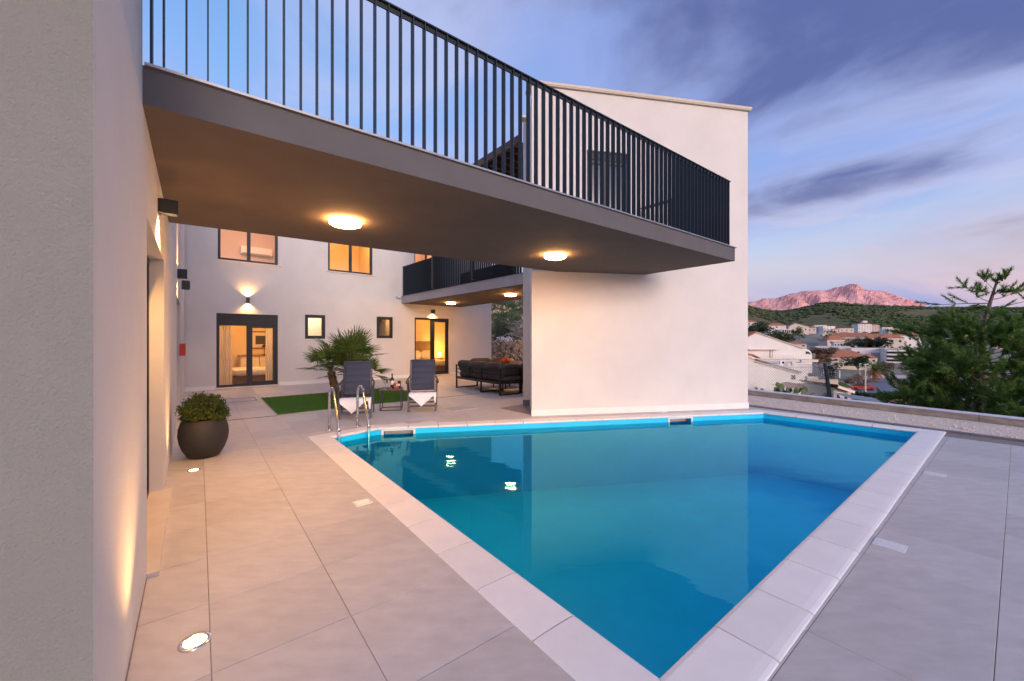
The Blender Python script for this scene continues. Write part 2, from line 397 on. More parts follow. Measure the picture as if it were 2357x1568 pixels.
class Plane:                        # an upright plane: origin, direction along it, outward normal
    def __init__(s, a, b, out):
        s.o = V2(a); s.d = (V2(b) - s.o).normalized(); n = Vector((s.d.y, -s.d.x)); s.n = n if n.dot(V2(out)) > 0 else -n
        s.d3 = Vector((s.d.x, s.d.y, 0)); s.n3 = Vector((s.n.x, s.n.y, 0))
    def sx(s, x):
        r = (x - CX) / F; return (r * s.o.y - s.o.x) / (s.d.x - r * s.d.y)
    def sz(s, x, y):
        t = s.sx(x); Y = s.o.y + s.d.y * t; return t, H - (y - CY) * Y / F
    def p(s, t, z, out=0.0):
        q = s.o + s.d * t + s.n * out; return Vector((q.x, q.y, z))
def skin(mb, pl, s0, s1, z0, z1, holes, depth, mi=0, rmi=None):
    """front skin of a wall with rectangular openings and their reveals"""
    if rmi is None: rmi = mi
    ss = sorted({s0, s1, *[h[0] for h in holes], *[h[1] for h in holes]}); zs = sorted({z0, z1, *[h[2] for h in holes], *[h[3] for h in holes]})
    for i in range(len(ss) - 1):
        for k in range(len(zs) - 1):
            cs, cz = (ss[i] + ss[i + 1]) / 2, (zs[k] + zs[k + 1]) / 2
            if any(h[0] < cs < h[1] and h[2] < cz < h[3] for h in holes): continue
            mb.quad(pl.p(ss[i], zs[k]), pl.p(ss[i + 1], zs[k]), pl.p(ss[i + 1], zs[k + 1]), pl.p(ss[i], zs[k + 1]), mi)
    for h in holes:
        a, b, c, d = h
        mb.quad(pl.p(a, c), pl.p(a, d), pl.p(a, d, -depth), pl.p(a, c, -depth), rmi)
        mb.quad(pl.p(b, c), pl.p(b, d), pl.p(b, d, -depth), pl.p(b, c, -depth), rmi)
        mb.quad(pl.p(a, c), pl.p(b, c), pl.p(b, c, -depth), pl.p(a, c, -depth), rmi)
        mb.quad(pl.p(a, d), pl.p(b, d), pl.p(b, d, -depth), pl.p(a, d, -depth), rmi)
def clip(poly, a, n):               # keep the side of a line with (p-a).n >= 0
    out = []
    for i in range(len(poly)):
        p, q = poly[i], poly[(i + 1) % len(poly)]; dp, dq = (p - a).dot(n), (q - a).dot(n)
        if dp >= 0: out.append(p)
        if dp * dq < 0: out.append(p + (q - p) * (dp / (dp - dq)))
    return out
def area(poly): return abs(sum(poly[i].x * poly[(i + 1) % len(poly)].y - poly[(i + 1) % len(poly)].x * poly[i].y for i in range(len(poly)))) / 2
def sm(a, b, x):
    t = min(1, max(0, (x - a) / (b - a))); return t * t * (3 - 2 * t)
def interp(tb, x):
    if x <= tb[0][0]: return tb[0][1]
    for (a, b), (c, d) in zip(tb, tb[1:]):
        if x <= c: return b + (d - b) * (x - a) / (c - a)
    return tb[-1][1]
# ------------------------------------------------------------------ terrain and mountain
SKY_HILL = [(1600, 704), (1718, 706), (1767, 717), (1800, 718), (1830, 713), (1879, 702), (1907, 697), (1951, 701), (2007, 706), (2090, 709), (2174, 711), (2357, 712), (2700, 715), (4000, 730)]
SKY_MT = [(1560, 712), (1640, 703), (1718, 697), (1730, 694), (1738, 695), (1757, 687), (1786, 687), (1823, 675), (1865, 666), (1905, 665), (1923, 662), (1943, 658), (1957, 653.6), (1972, 653.6), (1980, 659), (1988, 666), (2005, 668), (2026, 669), (2046, 673), (2071, 683), (2102, 691), (2124, 699), (2142, 709), (2200, 725), (2300, 745)]
def az2x(a): return CX + F * math.tan(min(a, 1.28))
PR = [(0, -3), (8, -3), (20, -6.5), (32, -9), (140, -9), (172, -6.5), (205, -4.5), (262, -3), (300, -0.5), (400, 1.8), (450, 4.5), (650, 5), (800, 8), (900, 22)]
PL = [(0, -3), (14, -3), (19, -0.6), (23, -0.2), (27, 1.6), (60, 7.4), (120, 16), (350, 42), (700, 62), (1500, 120)]
def hterr(X, Y):
    r = math.hypot(X, Y); a = math.atan2(X, Y); d = math.degrees(a)
    # right-hand sector: shelf with the town, then the green hill
    if 0 < d < 89:
        hs = (CY - interp(SKY_HILL, az2x(a))) / F * 1500 * math.cos(a) + H
    else: hs = 60
    q = max(Y, r * .45)
    if r < 1100: hr = interp(PR, q)
    elif r < 1500: hr = interp(PR, q) * (1 - sm(1100, 1500, r)) + hs * sm(1100, 1500, r)
    else: hr = hs - (hs - 20) * sm(1500, 3000, r)
    hl = interp(PL, r) if r < 1500 else 120 - 80 * sm(1500, 3200, r)
    w = 1 - sm(6, 20, d) if d > -60 else sm(-110, -60, d)
    if d > 100: w = 0
    h = hr * (1 - w) + hl * w
    h += 6.0 * sm(41, 37, d) * sm(235, 300, Y) * (1 - sm(520, 700, Y)) * (1 if d > 20 else 0)
    if r > 900 or (r > 150 and w > .3): h += noise.fractal(Vector((X, Y, 0)) / 160, 1.0, 2.0, 4) * min(9, (r - 150) / 60) * (0.25 if 1420 < r < 1580 else 1.0)
    elif w > 0.3 and r > 24: h += noise.fractal(Vector((X, Y, 0)) / 9, 1.0, 2.0, 3) * 0.35
    return h
def terrain():
    rs = [0, 6, 10, 12, 14, 17, 20, 23, 25, 28, 32, 36, 40, 46, 54, 62, 72, 85, 100, 118, 135, 160, 190, 220, 260, 300, 350, 400, 450, 520, 600, 700, 800, 900, 1000, 1080, 1150, 1220, 1280, 1340, 1400, 1450, 1500, 1600, 1800, 2200, 2800, 3500]
    az = []; d = -180.0
    while d < 180: az.append(d); d += 0.6 if 26 <= d < 56 else (1.0 if -8 <= d < 26 else 5.0)
    mb = MB(); n = len(az); vs = []; fs = []; mi = []
    for r in rs:
        for d in az:
            X, Y = r * math.sin(rad(d)), r * math.cos(rad(d)); vs.append((X, Y, hterr(X, Y)))
    mb.v = vs
    for i in range(len(rs) - 1):
        for k in range(n):
            k2 = (k + 1) % n; mb.f.append([i * n + k, (i + 1) * n + k, (i + 1) * n + k2, i * n + k2])
            mb.m.append(0 if (rs[i] < 850 and 15 < az[k] < 150) else 1)
    struct(mb.build('ground', ['townground', 'hill'], smooth=True))
    # scrub on the green hill: one mass nobody could count
    mb = MB(); rr = random.Random(5)
    for i in range(9000):
        d = rr.uniform(27.5, 54); r = 880 + 640 * rr.random() ** 0.8
        X, Y = r * math.sin(rad(d)), r * math.cos(rad(d))
        if noise.noise(Vector((X / 90, Y / 90, 3))) + rr.uniform(-0.35, 0.35) < -0.08: continue
        s_ = rr.uniform(2.0, 5.0); mb.blob((X, Y, hterr(X, Y) + s_ * 0.25), (s_ * 1.3, s_ * 1.3, s_ * 0.8), i, 0, 0.35)
    stuff(tag(mb.build('hill_scrub', 'hillshrub'), 'dark green scrub covering the long hill below the pink mountain', 'scrub'))
    # rocky mountain
    mb = MB(); NA, ND = 190, 56; d0, d1 = 3700.0, 6200.0; vs = []
    for j in range(ND + 1):
        Y = d0 + (d1 - d0) * j / ND
        for i in range(NA + 1):
            x = 1540 + (2330 - 1540) * i / NA
            top = (CY - interp(SKY_MT, x)) / F * 4700 + H
            t = (Y - d0) / (4700 - d0)
            if t <= 1: pf = sm(0, 1, t) * 0.45 + 0.55 * t
            else: pf = 1 - 0.6 * sm(1, 1.83, t)
            X = (x - CX) / F * Y
            g = 1 - abs(noise.fractal(Vector((X / 620 + 3, Y / 900, 1.3)), 1.0, 2.0, 4)) * 1.5
            g2 = noise.fractal(Vector((X / 170, Y / 260, 7.0)), 0.9, 2.1, 4)
            env = max(0, min(1, 4 * t * (1.12 - t))) if t < 1.12 else 0
            h = 60 * (1 - min(1, t)) + top * pf + env * ((g - 0.55) * 0.26 * top + g2 * 30)
            lim = (CY - interp(SKY_MT, x)) / F * Y + H
            vs.append((X, Y, min(h, lim) if t < 1.0 else min(h, lim)))
    mb.v = vs
    for j in range(ND):
        for i in range(NA):
            a = j * (NA + 1) + i; mb.f.append([a, a + 1, a + NA + 2, a + NA + 1]); mb.m.append(0)
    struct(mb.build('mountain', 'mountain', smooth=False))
terrain()

# ------------------------------------------------------------------ planes of the site
E1 = Vector((0.7863, 0.6178)); E2 = Vector((-0.6178, 0.7863))
LW = Plane(G(335, 1340), G(424, 905), (1, 0))                      # wall of the left-hand wing
FA = Plane((-8.89, 11.978), (-8.89 + 0.771, 11.978 + 0.636), (0, -1))   # rear house front
BX = Plane((0.387, 7.81), (5.16, 8.716), (0, -1))                  # white block beside the pool
KB = Plane(G(1720, 911.3), G(2357, 987.9), (-1, 0))                # low kerb wall
ST = Plane(G(1722.7, 935.5), G(2357, 1018.5), (-1, 0))             # dark edging strip
# pool corners (inner edge of the coping)
PA, PF, PB, PC, PD = [V2(G(*p)) for p in ((765, 1006), (868, 986.5), (1758, 950), (2112, 993), (1518, 1562))]
POOL = [PA, PD, PC, PB, PF]                                        # anticlockwise
def off_poly(poly, w):
    out = []; n = len(poly)
    for i in range(n):
        a, b, c = poly[i - 1], poly[i], poly[(i + 1) % n]
        d1, d2 = (b - a).normalized(), (c - b).normalized(); n1, n2 = Vector((d1.y, -d1.x)), Vector((d2.y, -d2.x))
        m = (n1 + n2).normalized(); out.append(b + m * (w / m.dot(n1)))
    return out

# ------------------------------------------------------------------ terrace base, tiles
TZ = 0.0
def terrace():
    far, near = KB.p(-5.0, 0, -0.12), KB.p(13.0, 0, -0.12)
    mb = MB()
    outer = [V2(near), V2(far), Vector((3.5, 20.6)), Vector((-7, 20.6)), Vector((-16, 16)), Vector((-12, -3)), Vector((0, -4)), V2(near) + Vector((-3, -4))]
    # sheet of bedding mortar round the pool hole, as a strip of quads from the pool outline outwards
    inner = off_poly(POOL, 0.03)
    def ray(p, c):
        d = (p - c).normalized(); best = None
        for i in range(len(outer)):
            a, b = outer[i], outer[(i + 1) % len(outer)]; e = b - a; den = d.x * e.y - d.y * e.x
            if abs(den) < 1e-9: continue
            t = ((a.x - c.x) * e.y - (a.y - c.y) * e.x) / den; u = ((a.x - c.x) * d.y - (a.y - c.y) * d.x) / den
            if t > 0 and -1e-6 <= u <= 1 + 1e-6 and (best is None or t < best): best = t
        return c + d * best
    c = sum(inner, Vector((0, 0))) / len(inner)
    angs = sorted([math.atan2((p - c).y, (p - c).x) for p in inner] + [math.atan2((p - c).y, (p - c).x) for p in outer])
    ring = []
    for a in angs:
        d = Vector((math.cos(a), math.sin(a)))
        o_ = ray(c + d, c); sv = outer[:]; outer[:] = inner; i_ = ray(c + d, c); outer[:] = sv
        ring.append((i_, o_))
    n = len(ring)
    for k in range(n):
        (i0, o0), (i1, o1) = ring[k], ring[(k + 1) % n]
        mb.quad((i0.x, i0.y, -0.004), (o0.x, o0.y, -0.004), (o1.x, o1.y, -0.004), (i1.x, i1.y, -0.004))
        mb.quad((o0.x, o0.y, -0.004), (o0.x, o0.y, -4.5), (o1.x, o1.y, -4.5), (o1.x, o1.y, -0.004))
    base = struct(mb.build('terrace', 'grout'))
    # porcelain tiles, 0.6 m
    O = V2(G(481, 1389)); hole = off_poly(POOL, 0.16); T = 0.6; g = 0.0015
    cells = []
    for i in range(-6, 19):
        for k in range(-5, 24): cells.append((i * T, k * T, 'A'))
    for i in range(-4, 15):
        for k in range(-7, 1): cells.append((i * T, -2.150 + k * T, 'B'))
    tf = [V2(G(601, 917.6)), V2(G(639.6, 956.3)), V2(G(1000, 917))]
    tiles = []
    for a, b, kind in cells:
        if kind == 'A' and b < -2.150 - 0.001: continue
        sq = [O + E1 * (a + g) + E2 * (b + g), O + E1 * (a + T - g) + E2 * (b + g), O + E1 * (a + T - g) + E2 * (b + T - g), O + E1 * (a + g) + E2 * (b + T - g)]
        if kind == 'A' and -2.2 < b < 3.05:         # the row along the left coping runs under it
            if abs(a - 2 * T) < .01: continue
            if abs(a - T) < .01: sq[1] = sq[1] + E1 * .22; sq[2] = sq[2] + E1 * .22
        cc = sum(sq, Vector((0, 0))) / 4
        if cc.y < 0.2 or cc.y > 20.2: continue
        if kind == 'B' and b > -2.150 - .01: sq = clip(sq, O + E2 * (-1.8 - g), -E2)
        if len(sq) < 3: continue
        sq = clip(sq, ST.o + ST.n * 0.004, ST.n)
        sq = clip(sq, LW.o - LW.n * 0.3, LW.n) if len(sq) > 2 else sq
        sq = clip(sq, FA.o - FA.n * 0.1, FA.n) if len(sq) > 2 and cc.x < FA.p(10.6, 0).x else sq
        if len(sq) < 3 or area(sq) < 0.004: continue
        if (cc - BX.o).dot(-BX.n) > 0.5 and (cc - BX.o).dot(BX.d) > 0.7: continue
        pieces = []; rest = sq
        for i in range(len(hole)):
            p, q = hole[i], hole[(i + 1) % len(hole)]; d = (q - p).normalized(); nn = Vector((d.y, -d.x))
            pc = clip(rest, p, nn)
            if len(pc) > 2 and area(pc) > 1e-4: pieces.append(pc)
            rest = clip(rest, p, -nn)
            if len(rest) < 3: break
        if not pieces: continue
        # visible?
        px = CX + cc.x / cc.y * F; py = CY + H * F / cc.y
        if not (-900 < px < 3600 and py < 3000): continue
        tiles.append((sum(area(p) for p in pieces) / cc.length ** 3, cc, pieces))
    tiles.sort(key=lambda t: -t[0])
    for j, (_, cc, pieces) in enumerate(tiles[:290]):
        mb = MB(); dz = R.uniform(-0.0005, 0.0005)
        for pc in pieces:
            c0 = sum(pc, Vector((0, 0))) / len(pc); n = len(pc)
            ins = [q + (c0 - q).normalized() * 0.003 for q in pc]
            vs = [(q.x, q.y, -0.010) for q in pc] + [(q.x, q.y, -0.002 + dz) for q in pc] + [(q.x, q.y, dz) for q in ins]
            fs = [(i, (i + 1) % n, n + (i + 1) % n, n + i) for i in range(n)] + [(n + i, n + (i + 1) % n, 2 * n + (i + 1) % n, 2 * n + i) for i in range(n)] + [tuple(range(2 * n, 3 * n))]
            mb.add(vs, fs)
        mb.build('tile', 'tile', base)
    mb = MB()
    for _, cc, pieces in tiles[290:]:
        for pc in pieces: mb.prism(pc, -0.010, 0.0)
    if mb.v: stuff(mb.build('small_tile', 'tile', base))
terrace()

# ------------------------------------------------------------------ pool
WZ = -0.115
def pool():
    t = thing('swimming_pool', 'sky blue swimming pool with pale stone coping in the terrace', 'pool')
    wl = off_poly(POOL, 0.02); n = len(wl)
    mb = MB()
    frames = []
    for i in range(n):
        a, b = wl[i], wl[(i + 1) % n]; ctr = sum(wl, Vector((0, 0))) / n
        pl = Plane(a, b, ctr - (a + b) / 2); L_ = (b - a).length; holes = []
        if i == 3:      # far side, with the two skimmers
            for x0, x1 in ((1541, 1590), (883, 951)):
                s0, s1 = sorted((pl.sx(x0), pl.sx(x1)))
                holes.append((s0, s1, -0.175, -0.052)); frames.append((pl, s0, s1))
        skin(mb, pl, 0, L_, -1.25, -0.025, holes, 0.22)
        for h in holes: mb.quad(pl.p(h[0], h[2], -0.22), pl.p(h[1], h[2], -0.22), pl.p(h[1], h[3], -0.22), pl.p(h[0], h[3], -0.22))
    mb.add([(p.x, p.y, -1.25) for p in wl], (tuple(range(n)),))
    mb.build('basin', 'liner', t)
    for pl, s0, s1 in frames:
        mb = MB(); w = 0.035
        zc0, zc1 = -0.175, -0.052
        for a, b, c, d in ((s0 - w, s1 + w, zc0 - w, zc0), (s0 - w, s1 + w, zc1, zc1 + 0.022), (s0 - w, s0, zc0, zc1), (s1, s1 + w, zc0, zc1)):
            mb.box((pl.p(a, c, 0.006) + pl.p(b, d, 0.006)) / 2, (b - a, 0.018, d - c), pl.d3, pl.n3)
        mb.build('skimmer_frame', 'white', t)
        mb = MB(); mb.box((pl.p(s0, -0.11, -0.12) + pl.p(s1, -0.11, -0.12)) / 2, (s1 - s0 - 0.01, 0.004, 0.05), pl.d3, pl.n3, (0, 0, 1)); mb.build('skimmer_flap', 'concrete', t)
    # coping: stones cut along each side, mitred at the corners
    prof = [(0.300, -0.028), (0.300, -0.001), (0.292, 0.0035), (0.275, 0.007), (0.240, 0.009), (0.05, 0.010), (0.026, 0.010), (0.010, 0.006), (0.0, -0.001), (-0.006, -0.010), (-0.003, -0.022), (0.010, -0.030)]
    offs = {w: off_poly(POOL, w) for w, _ in prof}
    for i in range(n):
        a, b = POOL[i], POOL[(i + 1) % n]; d = (b - a).normalized(); nn = Vector((d.y, -d.x)); L_ = (b - a).length
        k = max(1, round(L_ / 0.495)); js = [0.0] + [L_ * q / k for q in range(1, k)] + [L_]
        for q in range(k):
            mb = MB(); vs = []
            for e in (0, 1):
                for w, z in prof:
                    if e == 0: s_ = ((offs[w][i] - a).dot(d) + 0.0025) if q == 0 else js[q] + 0.0055
                    else: s_ = ((offs[w][(i + 1) % n] - a).dot(d) - 0.0025) if q == k - 1 else js[q + 1] - 0.0055
                    p = a + d * s_ + nn * w; vs.append((p.x, p.y, z))
            m = len(prof)
            fs = [(j, (j + 1) % m, m + (j + 1) % m, m + j) for j in range(m)] + [tuple(range(m)), tuple(range(2 * m - 1, m - 1, -1))]
            mb.add(vs, fs); mb.build('coping_stone', 'coping', t)
    mb = MB(); wi = off_poly(POOL, 0.018); mb.add([(p.x, p.y, WZ) for p in wi], (tuple(range(n)),))
    w = mb.build('water', 'water'); struct(w)
pool()

# ------------------------------------------------------------------ gravel, kerb, edging, turf
def garden():
    mb = MB(); a, b = -4.0, 12.0
    q = [KB.p(a, 0.012, 0.0), KB.p(b, 0.012, 0.0), ST.p(b, 0.012, -0.10), ST.p(a, 0.012, -0.10)]
    nx, ny = 90, 10; vs = []
    for i in range(nx + 1):
        for j in range(ny + 1):
            u, v = i / nx, j / ny; p = (q[0] * (1 - u) + q[1] * u) * (1 - v) + (q[3] * (1 - u) + q[2] * u) * v
            p.z = 0.012 + noise.noise(p * 3.0) * 0.012 + 0.015 * (1 - v); vs.append(p)
    mb.v = [tuple(p) for p in vs]
    for i in range(nx):
        for j in range(ny):
            k = i * (ny + 1) + j; mb.f.append([k, k + 1, k + ny + 2, k + ny + 1]); mb.m.append(0)
    # loose stones
    for i in range(2600):
        u, v = R.random() ** 1.3, R.random(); p = (q[0] * (1 - u) + q[1] * u) * (1 - v) + (q[3] * (1 - u) + q[2] * u) * v
        s_ = R.uniform(0.008, 0.018); mb.blob((p.x, p.y, 0.022), (s_, s_, s_ * 0.7), i, 0, 0.3)
    stuff(tag(mb.build('gravel', 'gravel'), 'strip of beige gravel between the pool edging and the kerb wall', 'gravel'))
    t = thing('kerb_wall', 'low board-marked concrete kerb wall with pale cap behind the gravel', 'wall')
    for i in range(6):
        s0 = -4 + i * 2.7; mb = MB()
        mb.box(KB.p(s0 + 1.348, -0.1, -0.125), (2.692, 0.22, 0.5), KB.d3, KB.n3); mb.build('concrete_panel', 'concrete', t)
        mb = MB(); mb.box(KB.p(s0 + 1.348, 0.157, -0.125), (2.694, 0.25, 0.014), KB.d3, KB.n3); mb.build('cap_slab', 'cap', t)
    t = thing('edging_strip', 'dark grey edging slabs beside the gravel strip', 'edging')
    for i in range(16):
        s0 = -3 + i * 0.9; mb = MB(); mb.box(ST.p(s0 + 0.45, 0.004, -0.055), (0.894, 0.10, 0.044), ST.d3, ST.n3); mb.build('edging_slab', 'greytile', t)
    # artificial turf bed
    a, b, c = G(601, 917.6), G(639.6, 956.3), G(1000, 917); d = a + (c - b)
    mb = MB(); mb.prism([V2(a), V2(b), V2(c), V2(d)], -0.004, 0.016)
    bed = mb.build('turf_mat', 'turf'); rr = random.Random(2); mb = MB()
    for i in range(15000):
        u, v = rr.random(), rr.random(); p = a + (b - a) * u + (d - a) * v; t_ = rr.uniform(0, 6.28); h = rr.uniform(0.018, 0.034); w = 0.003
        dx, dy = math.cos(t_) * w, math.sin(t_) * w; lx, ly = rr.uniform(-.012, .012), rr.uniform(-.012, .012)
        mb.add([(p.x - dx, p.y - dy, 0.015), (p.x + dx, p.y + dy, 0.015), (p.x + lx, p.y + ly, 0.015 + h)], ((0, 1, 2),))
    bl = mb.build('turf_blades', 'turf', bed); stuff(bl); tag(bed, 'rectangle of bright green artificial turf set into the paving', 'turf')
    mb = MB(); e = (d - a).normalized(); e2 = (b - a).normalized()
    for p, q_ in ((a, b), (b, c), (a, d)): mb.bar(p + Vector((0, 0, .004)), q_ + Vector((0, 0, .004)), 0.02, 0.022)
    mb.build('turf_edging', 'concrete', bed)
    # slot drain
    s0, s1 = G(523, 968), G(1190, 896.5); dd = (s1 - s0).normalized(); mb = MB()
    p1 = b - dd * 0.02
    nd_ = Vector((dd.y, -dd.x, 0)) * 0.05
    mb.bar(s0 + Vector((0, 0, .001)), p1 + nd_ + Vector((0, 0, .001)), 0.022, 0.008)
    tag(mb.build('slot_drain', 'soil'), 'narrow dark slot drain line left of the turf', 'drain', 'slot drains'); mb = MB()
    tag(mb.build('slot_drain', 'soil'), 'narrow dark slot drain line right of the turf, towards the sofa', 'drain', 'slot drains') if not mb.bar(c + dd * 0.05 + Vector((0, 0, .001)), s1 + Vector((0, 0, .001)), 0.022, 0.008) else None

    # hatch outline near the big glass door, perforated cover near the second chair
    mb = MB(); q = [G(*p) for p in ((518, 919), (585, 915), (592, 922), (522, 927))]
    for i in range(4): mb.bar(q[i] + Vector((0, 0, .001)), q[(i + 1) % 4] + Vector((0, 0, .001)), 0.012, 0.006)
    tag(mb.build('floor_hatch', 'soil'), 'thin outline of a floor hatch in front of the curtained glass door', 'hatch')
    t = thing('drain_cover', 'pale floor cover with rows of short slots beside the right sun chair', 'drain cover', G(1060, 940))
    mb = MB(); o = Vector((0, 0, 0)); ex, ey = Vector((E1.x, E1.y, 0)), Vector((E2.x, E2.y, 0)); mb.box((0, 0, .003), (0.60, 0.45, 0.006), ex, ey); mb.build('plate', 'tile', t)
    mb = MB(); mb.box((0, 0, 0), (.05, .012, .004), ex, ey); me = mb.mesh('slot', 'soil')
    for i in range(7):
        for k in range(5): o = bpy.data.objects.new('slot', me); COL.objects.link(o); o.parent = t; o.location = ex * (-.24 + .08 * i) + ey * (-.17 + .085 * k) + Vector((0, 0, .0065))
    mb = MB(); mb.prism([V2(G(*p)) for p in ((1150, 939.5), (1204, 931.5), (1226, 930), (1226, 956))], -0.002, 0.006)
    tag(mb.build('door_mat', 'greytile'), 'dark grey paved patch at the left corner of the white block', 'paving')
garden()

# ------------------------------------------------------------------ left-hand wing
def left_wing():
    t = thing('side_house', 'white rough-plastered house wing close on the left side', 'house')
    sc, st, sb, sh, se = LW.sx(215), LW.sx(328), LW.sx(388.5), LW.sx(411), LW.sx(424)
    d1 = (LW.sx(338), LW.sx(377), 0.02, 2.26); d2 = (LW.sx(406.5), LW.sx(414.5), 0.02, 2.22)
    mb = MB()
    skin(mb, LW, sc, se + 0.3, -0.4, 2.86, [d1, d2], 0.16)
    skin(mb, LW, sc, st, 2.86, 7.2, [], 0)
    skin(mb, LW, sb, sh, 2.86, 4.4, [], 0); skin(mb, LW, sh, se + .3, 2.86, 6.1, [], 0)
    # bodies behind the skins
    def body(a, b, z0, z1, off=0.20):
        mb.prism([V2(LW.p(a, 0, -off)), V2(LW.p(b, 0, -off)), V2(LW.p(b, 0, -6)), V2(LW.p(a, 0, -6))], z0, z1)
    def cap(a, b, z, zl):
        mb.quad(LW.p(a, z), LW.p(b, z), LW.p(b, z, -.3), LW.p(a, z, -.3)); mb.quad(LW.p(b, zl), LW.p(b, z), LW.p(b, z, -.3), LW.p(b, zl, -.3)); mb.quad(LW.p(a, zl), LW.p(a, z), LW.p(a, z, -.3), LW.p(a, zl, -.3))
    body(sc + .2, st, -0.4, 7.2); cap(sc, st, 7.2, 2.86); body(st + .001, sb, -0.4, 3.06)
    body(sb + .001, sh, -.4, 4.4); cap(sb, sh, 4.4, 2.86); body(sh + .001, se + .3, -.4, 6.1); cap(sh, se + .3, 6.1, 4.4)
    mb.build('wall', 'plaster', t)
    mb = MB(); mb.quad(LW.p(sc, -.4), LW.p(sc, 7.2), LW.p(sc, 7.2, -6), LW.p(sc, -.4, -6)); mb.build('end_wall', 'plaster_rough_shade', t)
    for i, d in enumerate((d1, d2)):
        mb = MB(); w = 0.07
        a, b, c, e = d
        for p, q, z0, z1 in ((a, a + w, c, e), (b - w, b, c, e), (a + w, b - w, e - w, e), (a + w, b - w, c, c + .05)):
            mb.box((LW.p(p, z0, -.135) + LW.p(q, z1, -.135)) / 2, (q - p, 0.06, z1 - z0), LW.d3, LW.n3)
        dr = mb.build('door', 'anthracite', t); mb = MB(); mb.box((LW.p(a + w, c, -.15) + LW.p(b - w, e - w, -.15)) / 2, (b - a - 2 * w, .02, e - c - w - .05), LW.d3, LW.n3); mb.build('pane', 'winpane', dr)
        mb = MB(); mb.box((LW.p(a - .02, 0.012, -.055) + LW.p(b + .02, 0.012, -.055)) / 2, (b - a + .08, 0.23, 0.03), LW.d3, LW.n3); mb.build('threshold', 'marble', t)
    # skirting line where the wall meets the tiles
    mb = MB(); mb.box((LW.p(sc, .002, .002) + LW.p(d1[0] - .06, .002, .002)) / 2, (d1[0] - sc - .06, .006, .012), LW.d3, LW.n3); mb.build('joint_bead', 'grout', t)
    # small fixtures
    mb = MB(); s_, z_ = LW.sx(413), 1.30; mb.box(LW.p(s_, z_, .045), (.16, .09, .24), LW.d3, LW.n3); mb.box(LW.p(s_, z_, .092), (.12, .006, .18), LW.d3, LW.n3)
    tag(mb.build('red_box', 'redpaint'), 'small red box fixed to the left wall near the far doorway', 'box')
    mb = MB(); s_, z_ = LW.sx(418), 2.74; mb.box(LW.p(s_, z_, .07), (.12, .14, .20), LW.d3, LW.n3); mb.box(LW.p(s_, z_, .145), (.09, .01, .16), LW.d3, LW.n3)
    tag(mb.build('wall_box', 'black'), 'unlit black box high on the left wall, farthest of its three black fixtures', 'wall box')
left_wing()

# ------------------------------------------------------------------ railings
def railing(parent, a, b, z0, z1, step=0.106, post=None, hide=0):
    a, b = Vector(a), Vector(b); d = (b - a); L_ = d.length; d.normalize(); n = Vector((d.y, -d.x, 0))
    mb = MB(); mb.box((a + b) / 2 + Vector((0, 0, z1 - .006)), (L_ + .05, .055, .012), d, n); mb.box((a + b) / 2 + Vector((0, 0, z1 - .032)), (L_, .012, .04), d, n)
    r = mb.build('railing', 'railing', parent)
    mb = MB(); mb.box((a + b) / 2 + Vector((0, 0, z0 + .012)), (L_, .05, .010), d, n); mb.build('bottom_rail', 'railing', r)
    k = int(L_ / step); me = None; m0 = MB(); m0.box((0, 0, 0), (.009, .056, z1 - z0 - .03), d, n); me = m0.mesh('baluster', 'railing')
    for i in range(k + 1):
        p = a + d * (0.07 + (L_ - 0.10) * i / k)
        o = bpy.data.objects.new('baluster', me); COL.objects.link(o); o.parent = r; o.location = (p.x, p.y, (z0 + z1) / 2 - .002)
    return r
def slab(parent, poly, z0, z1, name='slab', fascia='fascia'):
    mb = MB(); n = len(poly)
    ar = sum(poly[i][0] * poly[(i + 1) % n][1] - poly[(i + 1) % n][0] * poly[i][1] for i in range(n))
    if ar < 0: poly = poly[::-1]
    vs = [(p[0], p[1], z0) for p in poly] + [(p[0], p[1], z1) for p in poly]
    mb.add(vs, (tuple(range(n - 1, -1, -1)),), 0); mb.add(vs, (tuple(range(n, 2 * n)),), 1)
    mb.add(vs, [(i, (i + 1) % n, n + (i + 1) % n, n + i) for i in range(n)], 1)
    return mb.build(name, ['soffit', fascia], parent)
SZ0, SZ1 = 2.845, 3.07
def balcony():
    t = thing('balcony', 'big grey balcony slab with dark vertical-bar railing overhanging the pool', 'balcony')
    FL = LW.p(LW.sx(328), 0, -.1); FR = Vector((3.83, 6.845, 0)); EB = BX.p(BX.sx(1484), 0, -.02); IB = BX.p(BX.sx(1287), 0, -.02); BL_ = LW.p(LW.sx(388.5), 0, -.1)
    slab(t, [V2(FL), V2(FR), V2(EB), V2(IB), V2(BL_)], SZ0, SZ1)
    d = (FR - FL).normalized(); n = Vector((d.y, -d.x, 0))
    st = LW.p(LW.sx(328), 0, 0.02)
    e = (EB - FR).normalized(); en = Vector((e.y, -e.x, 0))
    mb = MB(); mb.box((st + FR) / 2 + n * .002 + Vector((0, 0, SZ1 + .002)), ((FR - st).length + .02, .05, .016), d, n)
    mb.box((FR + EB) / 2 + en * .004 + e * .02 + Vector((0, 0, SZ1 + .0025)), ((EB - FR).length - .06, .05, .016), e, en); mb.build('flashing', 'flash', t)
    ro = 0.12
    ra = st - n * .05; rb = FR - n * .05 - d * ro
    railing(t, ra, rb, SZ1 + .01, SZ1 + 1.13)
    rc = BX.p(BX.sx(1484), 0, 0.02) - en * ro
    railing(t, rb + e * .06, rc, SZ1 + .012, SZ1 + 1.125)
    mb = MB(); mb.box(st - n * .05 + d * .015 + Vector((0, 0, SZ1 + .56)), (.012, .06, 1.1), d, n); mb.build('end_post', 'railing', t)
balcony()

